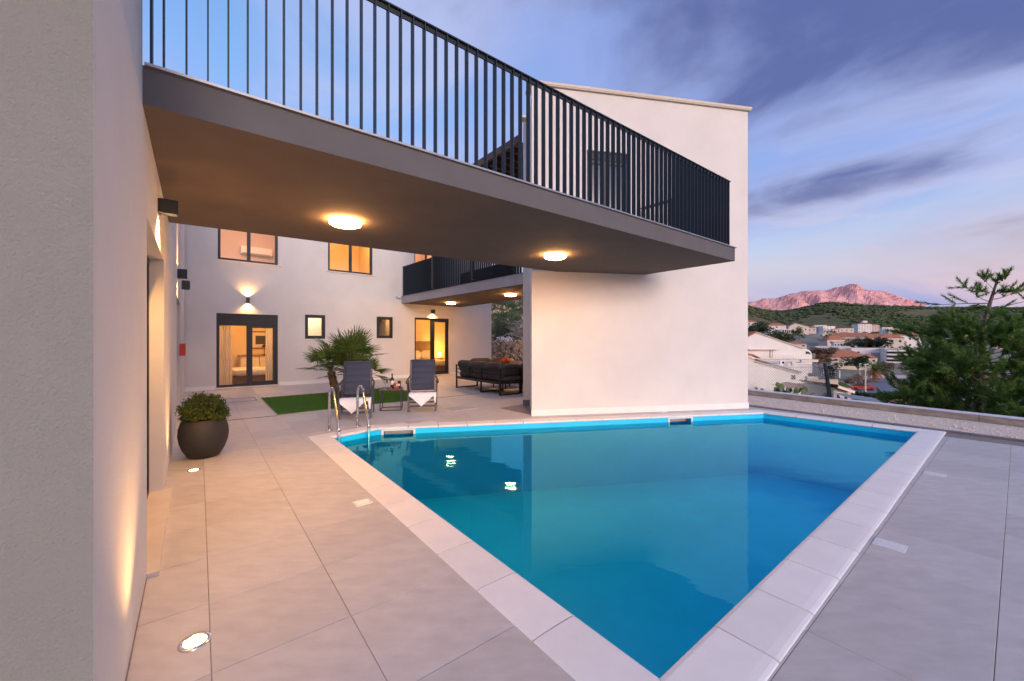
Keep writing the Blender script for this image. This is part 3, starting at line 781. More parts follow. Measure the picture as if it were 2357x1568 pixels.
# ------------------------------------------------------------------ windows
def window(parent, pl, s0, s1, z0, z1, rec=0.09, fw=0.06, mull=True, sash=(), sill=True, shutter=0.0, name='window', bottom=None, pm='glass'):
    """frame in an opening; its panes, sill and shutter box are children"""
    mb = MB(); zt = z1 - shutter; bw = bottom or fw
    def b(a, c, e, f, dep=0.06, out=0.0): mb.box((pl.p(a, e, -rec + out) + pl.p(c, f, -rec + out)) / 2, (c - a, dep, f - e), pl.d3, pl.n3)
    b(s0, s0 + fw, z0, zt); b(s1 - fw, s1, z0, zt); b(s0 + fw, s1 - fw, z0, z0 + bw); b(s0 + fw, s1 - fw, zt - fw, zt)
    mid = (s0 + s1) / 2; spans = [(s0 + fw, s1 - fw)]
    if mull:
        mw = fw * 1.25; b(mid - mw / 2, mid + mw / 2, z0 + bw, zt - fw); spans = [(s0 + fw, mid - mw / 2), (mid + mw / 2, s1 - fw)]
    ps = []
    for i, (a, c) in enumerate(spans):
        if i in sash:
            w = fw * 0.95
            b(a, a + w, z0 + bw, zt - fw, .05, .018); b(c - w, c, z0 + bw, zt - fw, .05, .018); b(a + w, c - w, z0 + bw, z0 + bw + w, .05, .018); b(a + w, c - w, zt - fw - w, zt - fw, .05, .018)
            ps.append((a + w, c - w, z0 + bw + w, zt - fw - w))
        else: ps.append((a, c, z0 + bw, zt - fw))
    wd = mb.build(name, 'anthracite', parent)
    for a, c, e, f in ps:
        q = MB(); q.quad(pl.p(a, e, -rec), pl.p(c, e, -rec), pl.p(c, f, -rec), pl.p(a, f, -rec)); q.build('pane', pm, wd)
    if shutter:
        q = MB(); q.box((pl.p(s0, zt + .002, -rec) + pl.p(s1, z1, -rec)) / 2, (s1 - s0, .08, shutter - .002), pl.d3, pl.n3)
        q.build('shutter_box', 'anthracite', wd)
        k = 6
        for i in range(k):
            q = MB(); zc = zt + shutter * (i + .5) / k; q.box(pl.p((s0 + s1) / 2, zc, -rec + .045), (s1 - s0 - .05, .012, shutter / k * .62), pl.d3, pl.n3); q.build('slat', 'anthracite', wd)
    if sill:
        q = MB(); q.box(pl.p((s0 + s1) / 2 + .02, z0 - .017, -.02), (s1 - s0 + .14, .16, .03), pl.d3, pl.n3); q.build('sill', 'sillstone', wd)
    return wd
def room(parent, pl, s0, s1, z0, z1, depth, wall='roomwall', floor='roomfloor', start=0.26):
    mb = MB()
    def q(a, b, c, d, mi=0): mb.quad(a, b, c, d, mi)
    f, k = -start, -start - depth
    q(pl.p(s0, z0, k), pl.p(s1, z0, k), pl.p(s1, z1, k), pl.p(s0, z1, k)); q(pl.p(s0, z0, f), pl.p(s0, z0, k), pl.p(s0, z1, k), pl.p(s0, z1, f)); q(pl.p(s1, z0, f), pl.p(s1, z0, k), pl.p(s1, z1, k), pl.p(s1, z1, f))
    q(pl.p(s0, z1, f), pl.p(s1, z1, f), pl.p(s1, z1, k), pl.p(s0, z1, k)); q(pl.p(s0, z0, f), pl.p(s1, z0, f), pl.p(s1, z0, k), pl.p(s0, z0, k), 1)
    return mb.build('room', [wall, floor], parent)

# ------------------------------------------------------------------ rear house
def rear_house():
    t = thing('rear_house', 'white two-storey house with lit windows closing the courtyard', 'house')
    f = FA
    u1 = (f.sx(501), f.sx(640), 3.93, 5.35); u2 = (f.sx(755), f.sx(857.5), 3.93, 5.35)
    dl = (f.sx(498), f.sx(640), 0.05, 2.31); dr = (f.sx(954.5), f.sx(1034), 0.05, 2.41)
    w1 = (f.sx(702), f.sx(749), f.sz(725, 780)[1], f.sz(725, 725)[1]); w2 = (f.sx(867), f.sx(904.5), f.sz(885, 779)[1], f.sz(885, 729.5)[1])
    ud = (f.sx(954), f.sx(1010), 3.25, 5.35)
    s0, s1 = f.sx(424) - .3, f.sx(1131)
    mb = MB(); skin(mb, f, s0, s1, -.4, 6.1, [u1, u2, dl, dr, w1, w2, ud], .24)
    k = -.26
    # inner face of the front wall, sides, back and roof
    mb.quad(f.p(s1, -.4), f.p(s1, 6.1), f.p(s1, 6.1, -7), f.p(s1, -.4, -7)); mb.quad(f.p(s0, -.4), f.p(s0, 6.1), f.p(s0, 6.1, -7), f.p(s0, -.4, -7))
    mb.quad(f.p(s0, -.4, -7), f.p(s1, -.4, -7), f.p(s1, 6.1, -7), f.p(s0, 6.1, -7)); mb.quad(f.p(s0, 6.1), f.p(s1, 6.1), f.p(s1, 6.1, -7), f.p(s0, 6.1, -7))
    mb.build('wall', 'plaster', t)
    mb = MB(); mb.box((f.p(s0 + .3, .06, .008) + f.p(dl[0] - .03, .06, .008)) / 2, (dl[0] - s0 - .33, .016, .12), f.d3, f.n3)
    mb.box((f.p(dl[1] + .03, .06, .008) + f.p(dr[0] - .03, .06, .008)) / 2, (dr[0] - dl[1] - .06, .016, .12), f.d3, f.n3); mb.box((f.p(dr[1] + .03, .06, .008) + f.p(s1, .06, .008)) / 2, (s1 - dr[1] - .03, .016, .12), f.d3, f.n3)
    mb.build('plinth', 'coping', t)
    window(t, f, *u1, sash=(), fw=.075); window(t, f, *u2, fw=.075)
    window(t, f, *dl, sash=(1,), fw=.07, shutter=.30, name='glass_door'); window(t, f, *dr, sash=(1,), fw=.08, name='glass_door')
    window(t, f, *w1, mull=False, sash=(0,), fw=.055); window(t, f, *w2, mull=False, sash=(0,), fw=.055)
    window(t, f, *ud, mull=True, sill=False, name='glass_door')
    # rooms
    rooms = [(room(t, f, dl[0] - .5, f.sx(695), 0.03, 2.75, 3.6), dl, 0.03, 2.75, 46, 'b'), (room(t, f, dr[0] - 1.1, s1 - .15, 0.03, 2.75, 3.0), dr, .03, 2.75, 30, 'b'),
             (room(t, f, u1[0] - .6, u1[1] + .5, 3.1, 5.9, 3.4, 'house_pink'), u1, 3.1, 5.9, 42, 'p'), (room(t, f, u2[0] - .5, u2[1] + .6, 3.1, 5.9, 3.0), u2, 3.1, 5.9, 36, 'b'),
             (room(t, f, w1[0] - .15, w1[1] + .8, 0.03, 2.75, 1.8, 'house_white'), w1, .03, 2.75, 10, 'w'), (room(t, f, w2[0] - .4, w2[1] + .5, 0.03, 2.75, 1.8, 'house_beige'), w2, .03, 2.75, 2, 'w'),
             (room(t, f, ud[0] - .1, ud[1] + .8, 3.1, 5.9, 3.0, 'house_pink'), ud, 3.1, 5.9, 40, 'p')]
    names = ['in the curtained bedroom', 'in the right-hand bedroom', 'behind the left upper window', 'behind the right upper window', 'behind the left small window', 'behind the right small window', 'in the room behind the rear balcony']
    for (rm, h, z0, z1, en, kd), nm in zip(rooms, names):
        s_ = (h[0] + h[1]) / 2 + .3; lp = thing('ceiling_lamp', 'round white ceiling lamp ' + nm, 'lamp', f.p(s_, z1 - .01, -1.5), group='indoor ceiling lamps')
        mb = MB(); mb.lathe([(0.0, -.075), (.13, -.07), (.16, -.04), (.16, 0)], n=20); mb.build('lamp_shade', 'lamp_small', lp, True)
        light('POINT', 'bulb', lp, (0, 0, -.28), en * .5, {'b': (1, .46, .12), 'p': (1, .56, .34), 'w': (1, .80, .55)}[kd], .12)
    return dl, dr, u1, u2, w1
DL, DR, U1, U2, W1 = rear_house()
def rear_balcony():
    t = thing('rear_balcony', 'smaller balcony bridging from the rear house to the white block', 'balcony')
    a = FA.p(FA.sx(924), 0, -.03); b = FA.p(FA.sx(1060), 0, -.03)
    c = Vector((0.30, 10.26, 0)); e = Vector((.33, 14.1, 0))
    slab(t, [V2(a), V2(c), V2(e), V2(b)], 2.94, 3.21, fascia='fascia_light')
    d = (c - a).normalized(); n = Vector((d.y, -d.x, 0))
    mb = MB(); mb.box((a + c) / 2 + n * -.002 + Vector((0, 0, 3.213)), ((c - a).length - .08, .05, .014), d, n); mb.build('flashing', 'flash', t)
    off = -n * .03 if n.y < 0 else n * .03
    st = FA.p(FA.sx(924), 0, .03)
    railing(t, st + off + d * .05, c + off, 3.22, 4.38)
    e1_ = (b - e).normalized()
    railing(t, e + Vector((0, -.06, 0)), b + Vector((.02, -.09, 0)) - e1_ * 0.05, 3.22, 4.38, 0.16)
    # security camera
    q = thing('security_camera', 'small white security camera on the corner of the rear balcony', 'camera', P(921, 684, 15.5))
    mb = MB(); mb.tube([(-.12, -.02, 0), (.05, -.02, 0)], .035, 10); mb.build('body', 'white', q, True)
    mb = MB(); mb.tube([(-.135, -.02, 0), (-.12, -.02, 0)], .030, 10); mb.build('lens', 'black', q); mb = MB(); mb.bar((.04, 0, .0), (.05, .1, .07), .02, .02); mb.build('bracket', 'white', q)
rear_balcony()

# ------------------------------------------------------------------ white block beside the pool
def white_block():
    t = thing('white_block', 'tall plain white house block standing at the far edge of the pool', 'house')
    L_ = BX.p(0, 0); L1 = (Vector((5.16, 8.716)) - Vector((.387, 7.81))).length; zt = 6.52
    dh = (BX.sx(1351), BX.sx(1445), SZ1 + .02, BX.sz(1351, 345)[1])
    mb = MB(); skin(mb, BX, 0, L1, -.4, zt, [dh], .16)
    back = [BX.p(L1, 0), BX.p(L1, 0, -7.0), Vector((.75, 16, 0)), Vector((.255, 9.12, 0)), Vector((.405, 9.10, 0)), BX.p(0, 0)]
    for p, q in zip(back, back[1:]): mb.quad((p.x, p.y, -.4), (q.x, q.y, -.4), (q.x, q.y, zt), (p.x, p.y, zt))
    mb.add([(p.x, p.y, zt) for p in back], (tuple(range(6)),)); mb.build('wall', 'plaster', t)
    mb = MB(); mb.box(BX.p(L1 / 2, .062, .010), (L1 + .02, .02, .124), BX.d3, BX.n3); mb.build('plinth', 'coping', t)
    mb = MB(); mb.box(BX.p(L1 / 2, zt + .012, -.15), (L1 + .10, .42, .05), BX.d3, BX.n3); mb.box(BX.p(L1 / 2, zt - .022, .035), (L1 + .08, .03, .02), BX.d3, BX.n3); mb.build('roof_cap', 'house_cream', t)
    mb = MB(); mb.box((.33, 9.07, zt + .012), (.26, .2, .05)); mb.build('roof_cap', 'house_cream', t)
    mb = MB(); mb.box((.33, 9.098, .06), (.165, .03, .13)); mb.build('pier_plinth', 'greytile', t)
    window(t, BX, *dh, rec=.10, fw=.07, sill=False, shutter=.16, name='glass_door', pm='winpane')
    # dark timber pergola over the rear balcony
    g = thing('pergola', 'dark brown slatted timber canopy above the rear balcony', 'pergola')
    a = G(1196, 328, 6.2); d = Vector((-.6227, .7825, 0)); n = Vector((.7825, .6227, 0))
    mb = MB(); mb.box(a + d * 2.4 + Vector((0, 0, .09)), (4.8, .06, .18), d, n); mb.build('beam', 'pergola', g)
    mb = MB(); mb.box(a + d * 3.2 + n * 2.0 + Vector((0, 0, .09)), (3.0, .06, .18), d, n); mb.build('beam', 'pergola', g)
    for i in range(15):
        mb = MB(); p = a + d * (.25 + .32 * i); l = 1.9 if i > 4 else .35 + .3 * i; mb.box(p + n * (l / 2 + .04) + Vector((0, 0, .1)), (.05, l, .14), d, n); mb.build('rafter', 'pergola', g)
    mb = MB(); mb.prism([V2(a + d * .1 + n * .03), V2(a + d * 4.8 + n * .03), V2(a + d * 4.8 + n * 2.0), V2(a + d * 1.7 + n * 2.0)], 6.385, 6.41); mb.build('cover', 'pergola', g)
    for s_ in (2.2, 4.6):
        mb = MB(); p = a + d * s_ + n * .1; mb.box((p.x, p.y, 4.7), (.08, .08, 3.0), d, n); mb.build('post', 'railing', g)
white_block()
# ------------------------------------------------------------------ lamps
def disc_lamp(loc, label):
    t = thing('ceiling_lamp', label, 'lamp', loc, group='round lamps under the balconies')
    mb = MB(); mb.lathe([(.150, -.012), (.150, 0.0)], n=32); mb.build('base_plate', 'white', t)
    mb = MB(); mb.lathe([(0, -.062), (.14, -.062), (.163, -.052), (.170, -.036), (.168, -.013), (.0, -.012)], n=36); mb.build('diffuser', 'lamp_disc', t, True)
disc_lamp(G(795, 507, SZ0), 'lit round lamp under the big balcony, nearest the left wall')
disc_lamp(G(1278, 586, SZ0), 'lit round lamp under the big balcony, nearest the white block')
disc_lamp(G(1038, 696.5, 2.94), 'lit round lamp under the rear balcony, nearest the glass door')
disc_lamp(G(1175, 677, 2.94), 'lit round lamp under the rear balcony, nearest the white block')
def sconce(pl, s_, z, label, w=.10, h=.11, out=.11, up=True, down=True, e=9.0, spot=100):
    t = thing('wall_lamp', label, 'wall lamp', pl.p(s_, z, 0), group='square wall lamps')
    mb = MB(); n = pl.n3; d = pl.d3; th = .006
    for sg in (-1, 1):
        mb.box(d * (sg * (w / 2 - th / 2)) + n * (out / 2 + .012), (th, out - .002, h), d, n)
    mb.box(n * .010, (w - .002, .018, h - .004), d, n); mb.box(n * (out + .012 - th / 2), (w - 2 * th, th, h), d, n)
    if not up: mb.box(n * (out / 2 + .012) + Vector((0, 0, h / 2 - .01)), (w - 2 * th, out - .016, th), d, n)
    mb.build('housing', 'black', t)
    mb = MB(); mb.box(n * (out / 2 + .012), (w - 2 * th - .004, out - .03, .03), d, n); mb.build('lamp_core', 'lamp_small', t)
    c = n * (out * .5 + .012)
    if down: light('SPOT', 'bulb', t, c + Vector((0, 0, -h / 2 - .012)), e, (1, .50, .16), .012, spot, .9, Vector((0, 0, -1)) - n * .12)
    if up: light('SPOT', 'bulb', t, c + Vector((0, 0, h / 2 + .012)), e, (1, .50, .16), .012, spot, .9, Vector((0, 0, 1)) - n * .12)
sconce(LW, LW.sx(363) + .05, 2.585, 'black square wall lamp on the left wall just under the balcony', .10, .115, .115, up=False, e=34, spot=130)
sconce(LW, LW.sx(408) + .05, 2.63, 'black square wall lamp on the left wall beyond the balcony, above the far doorway', .10, .16, .12, e=22)
sconce(FA, FA.sx(570), FA.sz(570, 691)[1], 'small wall lamp shining up and down above the curtained glass door', .09, .16, .10, e=11, spot=125)
sconce(FA, FA.sx(995), FA.sz(995, 717.5)[1], 'small wall lamp shining down above the right glass door', .13, .15, .12, up=False, e=22, spot=130)
def ground_lamp(p, label, r=.067, e=9.0, tilt=.35):
    t = thing('ground_lamp', label, 'ground lamp', p, group='round lamps in the paving')
    mb = MB(); mb.lathe([(r * .70, .002), (r * .72, .0065), (r * .95, .0065), (r, .003), (r, -.004)], n=36); mb.build('ring', 'steel', t, True)
    mb = MB(); mb.lathe([(0, .0045), (r * .70, .0045), (r * .71, .001)], n=28); mb.build('lens', 'lamp_ground', t)
    light('SPOT', 'bulb', t, (0, 0, .02), e, (1, .50, .18), .03, 100, 1.0, Vector((0, 0, 1)) - LW.n3 * tilt)
ground_lamp(G(449, 1478), 'lit round lamp set in the paving at the bottom left corner', e=18, tilt=-.05)
ground_lamp(G(446, 1083), 'lit round lamp set in the paving beside the plant pot', .065, e=18, tilt=-.05)
def square_lamp(p, label, lit, w=.15, dx=.13):
    t = thing('paving_light', label, 'paving light', p, math.atan2(E1.y, E1.x), group='square lights in the paving')
    mb = MB(); mb.box((0, 0, .001), (w, dx, .008)); mb.build('frame', 'frosted', t)
    mb = MB(); mb.box((0, 0, .0055), (w * .78, dx * .74, .002)); mb.build('glass_plate', 'lamp_square' if lit else 'frosted', t)
    if lit:
        mb = MB(); mb.lathe([(0, .0085), (.03, .0080), (.042, .0070)], n=20); mb.build('lens', 'lamp_square', t)
square_lamp(G(834, 1157), 'lit square light in the paving beside the left coping', True)
square_lamp(G(2048, 1255), 'unlit pale square light in the paving, nearer one beside the right coping', False, .14, .17)
square_lamp(G(2152, 1092), 'unlit pale square light in the paving, farther one beside the right coping', False, .14, .17)
square_lamp(G(918, 976.5), 'unlit pale square cover behind the far coping, nearer the pool ladder', False, .26, .2)
square_lamp(G(986, 973), 'unlit pale square cover behind the far coping, right of the pool ladder', False, .26, .2)
square_lamp(G(1524, 948.5), 'unlit pale square cover between the far coping and the white block', False, .2, .14)

# ------------------------------------------------------------------ sun chairs
def sling(mb, prof, w, bulges, th=.03, mi=0):
    """padded sling following a profile of (y, z) points; bulges = number of quilted sections"""
    pts = [Vector((0, y, z)) for y, z in prof]; seg = [0]
    for a, b in zip(pts, pts[1:]): seg.append(seg[-1] + (b - a).length)
    tot = seg[-1]; N_ = bulges * 8; top = []; bot = []
    for i in range(N_ + 1):
        s_ = tot * i / N_; k = max(j for j in range(len(seg)) if seg[j] <= s_ + 1e-9); k = min(k, len(pts) - 2)
        p = pts[k] + (pts[k + 1] - pts[k]) * ((s_ - seg[k]) / (seg[k + 1] - seg[k])); d = (pts[k + 1] - pts[k]).normalized(); n = Vector((0, -d.z, d.y))
        b = abs(math.sin(math.pi * bulges * i / N_)) ** .45; top.append(p + n * (.004 + th * .5 * b)); bot.append(p - n * (.004 + th * .35 * b))
    xs = (-w / 2, -w / 2 + .03, 0, w / 2 - .03, w / 2); vs = []
    for i in range(N_ + 1):
        for x in xs: vs.append((x, top[i].y, top[i].z - (.012 if abs(x) > w / 2 - .01 else 0)))
        for x in reversed(xs): vs.append((x, bot[i].y, bot[i].z))
    m = len(xs) * 2; fs = []
    for i in range(N_):
        for k in range(m): fs.append((i * m + k, i * m + (k + 1) % m, (i + 1) * m + (k + 1) % m, (i + 1) * m + k))
    fs += [tuple(range(m - 1, -1, -1)), tuple(range(N_ * m, N_ * m + m))]
    mb.add(vs, fs, mi)
def make_chair(label, loc, rz):
    t = thing('sun_chair', label, 'chair', loc, rz, 'sun chairs beside the pool')
    mb = MB(); sling(mb, [(-.02, .335), (.03, .368), (.30, .345), (.50, .335)], .49, 3); mb.build('seat', 'textilene', t, True)
    mb = MB(); sling(mb, [(.49, .40), (.66, .74), (.80, .99), (.83, 1.035)], .50, 5); mb.build('backrest', 'textilene', t, True)
    for sx in (-1, 1):
        x = sx * .275
        mb = MB(); mb.bar((x, .01, 0), (x, .03, .355), .045, .03, (0, 1, 0)); mb.build('leg', 'chairframe', t)
        mb = MB(); mb.bar((sx * .305, .70, 0), (sx * .305, .62, .60), .028, .045, (0, 1, 0)); mb.build('leg', 'chairframe', t)
        mb = MB(); mb.tube([(sx * .325, .10, .585), (sx * .325, .16, .612), (sx * .325, .50, .622), (sx * .31, .64, .635), (sx * .275, .70, .70)], [.016, .020, .020, .018, .012], 8); mb.build('armrest', 'chairframe', t, True)
        mb = MB(); mb.tube([(sx * .305, .14, .60), (sx * .295, .10, .30), (sx * .29, .05, .22)], .014, 8); mb.build('arm_support', 'chairframe', t, True)
        mb = MB(); mb.bar((sx * .268, -.01, .335), (sx * .268, .52, .335), .022, .035); mb.build('side_rail', 'chairframe', t)
        mb = MB(); mb.bar((sx * .268, .47, .37), (sx * .268, .835, 1.03), .022, .03, (0, 1, 0)); mb.build('back_rail', 'chairframe', t)
    for y, z, h in ((.02, .115, .04), (.20, .17, .03), (.66, .19, .03), (.48, .345, .03)):
        mb = MB(); mb.bar((-.28, y, z), (.28, y, z), .025, h); mb.build('stretcher', 'chairframe', t)
    mb = MB(); mb.bar((-.26, .845, 1.03), (.26, .845, 1.03), .02, .035); mb.build('stretcher', 'chairframe', t)
    return t
def towel(loc, rz, label, sh):
    mb = MB(); nu, prof = 24, []
    rows = [(.22, .376), (.12, .389), (.04, .394), (-.015, .376), (-.034, .345)]
    vs = []
    for r_, (y, z) in enumerate(rows):
        for i in range(nu + 1):
            u = -.27 + .56 * i / nu; yy = y - (0.0 if r_ else .05 * math.sin(u * 9)); vs.append((u, yy, z + .004 * math.sin(u * 37 + y * 20)))
    for k in range(1, 7):
        for i in range(nu + 1):
            u = -.27 + .56 * i / nu; dep = .235 * max(.02, 1 - abs(u + sh) / (.25 if u < -sh else .27)); q = k / 6
            if u > .25: dep = .16
            vs.append((u * (1 - .05 * q), -.034 - .012 * q + .008 * math.sin(u * 30) * q, .345 - dep * q))
    n = nu + 1; fs = [(r_ * n + i, r_ * n + i + 1, (r_ + 1) * n + i + 1, (r_ + 1) * n + i) for r_ in range(len(rows) + 5) for i in range(nu)]
    mb.add(vs, fs); o = mb.build('towel', 'towel', None, True); o.location = loc; o.rotation_euler = (0, 0, rz)
    md = o.modifiers.new('thickness', 'SOLIDIFY'); md.thickness = .007; md.offset = 1
    tag(o, label, 'towel', 'white towels on the sun chairs')
c1a, c1b = G(779.7, 967), G(853.3, 963.1); c2a, c2b = G(940, 948.9), G(1003, 946.7)
for a, b, lc, lt, sh in ((c1a, c1b, 'grey padded sun chair behind the pool ladder, in front of the palm', 'white towel hanging over the seat of the left sun chair', .06), (c2a, c2b, 'grey padded sun chair on the right side of the small table', 'white towel hanging over the seat of the right sun chair', .02)):
    m = (a + b) / 2; d = b - a; rz = math.atan2(d.y, d.x); make_chair(lc, m, rz); towel(m, rz, lt, sh)

# ------------------------------------------------------------------ side table with drinks
def side_table():
    a, b = G(873.7, 946.6), G(923.6, 944.9); rz = math.atan2((b - a).y, (b - a).x); w = .44; hgt = .44
    t = thing('side_table', 'small square black-framed side table between the two sun chairs', 'table', a, rz)
    mb = MB(); mb.box((w / 2, w / 2, hgt + .002), (w + .01, w + .01, .018)); mb.build('table_top', 'tabletop', t)
    k = .018
    for x in (k / 2, w - k / 2):
        for y in (k / 2, w - k / 2): mb = MB(); mb.box((x, y, hgt / 2 - .004), (k, k, hgt - .008)); mb.build('leg', 'black', t)
    for z in (k / 2, hgt - k / 2 - .008):
        for p, q in (((k, k / 2), (w - k, k / 2)), ((k, w - k / 2), (w - k, w - k / 2)), ((k / 2, k), (k / 2, w - k)), ((w - k / 2, k), (w - k / 2, w - k))):
            mb = MB(); mb.bar((*p, z), (*q, z), k * .96, k * .96); mb.build('rail', 'black', t)
    M_ = Matrix.Translation(a) @ Matrix.Rotation(rz, 4, 'Z'); top = hgt + .011
    def at(x, y): return M_ @ Vector((x, y, top))
    b_ = thing('wine_bottle', 'dark wine bottle with pale label on the side table', 'bottle', at(.235, .20))
    mb = MB(); mb.lathe([(0, 0), (.036, .001), (.038, .01), (.038, .19), (.030, .215), (.0145, .24), (.0135, .30), (.015, .302), (.015, .315), (0, .316)], n=20); mb.build('body', 'bottle', b_, True)
    mb = MB(); mb.lathe([(.0387, .075), (.0387, .165)], n=20); mb.build('label', 'label', b_, True)
    mb = MB(); mb.lathe([(.0150, .255), (.0150, .303), (.0155, .318), (0, .319)], n=16); mb.build('capsule', 'black', b_, True)
    for x, y, nm in ((.10, .14, 'clear wine glass on the side table, left one'), (.175, .12, 'clear wine glass on the side table, beside the bottle')):
        g = thing('wine_glass', nm, 'glass', at(x, y), group='wine glasses on the side table')
        mb = MB(); mb.lathe([(0, .001), (.033, .002), (.030, .005), (.005, .009), (.004, .085), (.012, .095), (.032, .125), (.037, .155), (.030, .205)], n=20); mb.build('bowl', 'drinkglass', g, True)
    g = thing('red_goblet', 'small red goblet in the middle of the side table', 'cup', at(.30, .16)); mb = MB(); mb.lathe([(0, 0), (.022, .002), (.006, .01), (.006, .05), (.024, .06), (.028, .115), (.022, .116)], n=16); mb.build('cup', 'candle', g, True)
    g = thing('spice_jar', 'small jar with square black lid on the side table', 'jar', at(.385, .18)); mb = MB(); mb.box((0, 0, .055), (.055, .055, .11)); mb.build('body', 'bottle', g); mb = MB(); mb.box((0, 0, .135), (.056, .056, .045)); mb.build('lid', 'black', g); mb = MB(); mb.box((0, -.0285, .075), (.05, .003, .05)); mb.build('label', 'label', g)
    g = thing('candle_glass', 'pale tumbler beside the small black-lidded jar', 'tumbler', at(.345, .20)); mb = MB(); mb.lathe([(0, 0), (.025, 0), (.028, .09), (.024, .09), (.022, .07), (0, .07)], n=18); mb.build('glass', 'label', g, True)
    for i, (x, y, r, nm) in enumerate(((.225, .055, .023, 'leftmost'), (.315, .05, .025, 'middle'), (.37, .045, .027, 'rightmost'))):
        g = thing('tomato', f'red tomato on the front edge of the side table, {nm} of three', 'tomato', at(x, y), group='tomatoes on the side table')
        mb = MB(); mb.blob((0, 0, r * .85), (r, r, r * .85), i, 2, .03); mb.build('fruit', 'tomato', g, True)
        mb = MB()
        for k in range(5): an = k * 1.2566 + i; mb.add([(0, 0, r * 1.72), (math.cos(an) * .012, math.sin(an) * .012, r * 1.66), (math.cos(an + .4) * .006, math.sin(an + .4) * .006, r * 1.72)], ((0, 1, 2),))
        mb.build('calyx', 'plantgreen', g)
side_table()

# ------------------------------------------------------------------ lounge sofa
def sofa():
    p1, p2 = G(1048.8, 892.8), G(1150.9, 912); d = p2 - p1; L_ = d.length; rz = math.atan2(d.y, d.x); D_ = .80
    t = thing('corner_sofa', 'black-framed outdoor corner sofa with dark grey cushions under the rear balcony', 'sofa', p1, rz)
    def part(nm, m, fn, smooth=False):
        mb = MB(); fn(mb); return mb.build(nm, m, t, smooth)
    k = .04
    # sled legs
    def sled(x, y0, y1, alongx=False):
        def f(mb):
            if alongx:
                mb.bar((y0, x, .02), (y1, x, .02), k, .03); mb.bar((y0 + k / 2, x, .03), (y0 + k / 2, x, .30), k, k); mb.bar((y1 - k / 2, x, .03), (y1 - k / 2, x, .30), k, k)
            else:
                mb.bar((x, y0, .02), (x, y1, .02), k, .03); mb.bar((x, y0 + k / 2, .03), (x, y0 + k / 2, .30), k, k); mb.bar((x, y1 - k / 2, .03), (x, y1 - k / 2, .30), k, k)
        part('sled_leg', 'black', f)
    sled(.03, 0, D_); sled(L_ * .60, 0, D_); sled(L_ - .03, 0, .72)
    # long section
    part('seat_frame', 'black', lambda mb: mb.box((L_ / 2, D_ / 2, .335), (L_, D_, .07)))
    part('back_rail', 'black', lambda mb: mb.bar((0, .02, .72), (L_, .02, .72), k, .025)); part('back_rail', 'black', lambda mb: mb.bar((.02, .02, .60), (L_ - .02, .02, .60), .012, .022)); part('back_rail', 'black', lambda mb: mb.bar((.02, .02, .50), (L_ - .02, .02, .50), .012, .022))
    for x in (.02, L_ * .33, L_ * .60, L_ - .02): part('back_post', 'black', lambda mb, x=x: mb.bar((x, .021, .37), (x, .021, .708), k, k * .9 if x in (.02, L_ - .02) else .02))
    for i in range(3):
        w = L_ / 3 * .97; x = L_ * (i + .5) / 3
        part('seat_cushion', 'cushion', lambda mb: mb.soft((x, .44, .44), (w, .70, .14), e=.25), True)
        part('back_cushion', 'cushion', lambda mb: mb.soft((x, .15, .665), (w, .17, .44), ey=(0, .94, .34), ez=(0, -.34, .94), e=.38), True)
    # end back (corner return)
    xe = L_ - .02
    part('back_rail', 'black', lambda mb: mb.bar((xe, .04, .722), (xe, 1.5, .722), k, .025)); part('back_rail', 'black', lambda mb: mb.bar((xe, .04, .55), (xe, 1.5, .55), .012, .022))
    for y in (.75, 1.48): part('back_post', 'black', lambda mb, y=y: mb.bar((xe, y, .03), (xe, y, .709), k, k))
    part('seat_frame', 'black', lambda mb: mb.box((L_ - .38, D_ + .37, .335), (.76, .70, .068)))
    for i in range(2):
        y = .42 + .70 * i
        part('back_cushion', 'cushion', lambda mb: mb.soft((L_ - .17, y + (.05 if i == 0 else 0), .64), (.17, .66, .42), ex=(.94, 0, -.34), ez=(.34, 0, .94), e=.38), True)
    part('seat_cushion', 'cushion', lambda mb: mb.soft((L_ - .40, D_ + .38, .44), (.70, .68, .14), e=.25), True)
    # other arm of the sofa, running back from the left end
    part('seat_frame', 'black', lambda mb: mb.box((.38, D_ + .70, .335), (.76, 1.38, .068))); part('seat_cushion', 'cushion', lambda mb: mb.soft((.42, D_ + .70, .44), (.70, 1.34, .14), e=.22), True)
    part('back_rail', 'black', lambda mb: mb.bar((.02, .04, .722), (.02, 2.16, .722), k, .025)); part('back_post', 'black', lambda mb: mb.bar((.02, 2.14, .03), (.02, 2.14, .709), k, k)); part('back_post', 'black', lambda mb: mb.bar((.74, 2.14, .03), (.74, 2.14, .30), k, k))
    for i in range(2): part('back_cushion', 'cushion', lambda mb: mb.soft((.16, .62 + .86 * i + .22, .70), (.19, .84, .44), ex=(.95, 0, .30), ez=(-.30, 0, .95), e=.40), True)
    part('side_shelf', 'black', lambda mb: mb.box((-.19, .62, .44), (.36, .10, .05))); part('side_shelf', 'black', lambda mb: mb.box((-.15, .50, .33), (.30, .10, .05)))
    M_ = Matrix.Translation(p1) @ Matrix.Rotation(rz, 4, 'Z')
    mb = MB(); mb.soft((0, 0, 0), (.44, .14, .40), e=.55); o = mb.build('throw_pillow', 'pillow_beige', None, True); o.location = M_ @ Vector((.40, 1.78, .70)); o.rotation_euler = (rad(18), 0, rz + rad(60)); tag(o, 'beige throw pillow on the far part of the corner sofa', 'pillow')
    ct = thing('coffee_table', 'low black coffee table in front of the corner sofa', 'table', M_ @ Vector((.90, 1.36, 0)), rz)
    mb = MB(); mb.box((0, 0, .40), (.70, .70, .03)); mb.build('table_top', 'tabletop', ct)
    for x in (-.32, .32):
        for y in (-.32, .32): mb = MB(); mb.box((x, y, .1925), (.03, .03, .385)); mb.build('leg', 'black', ct)
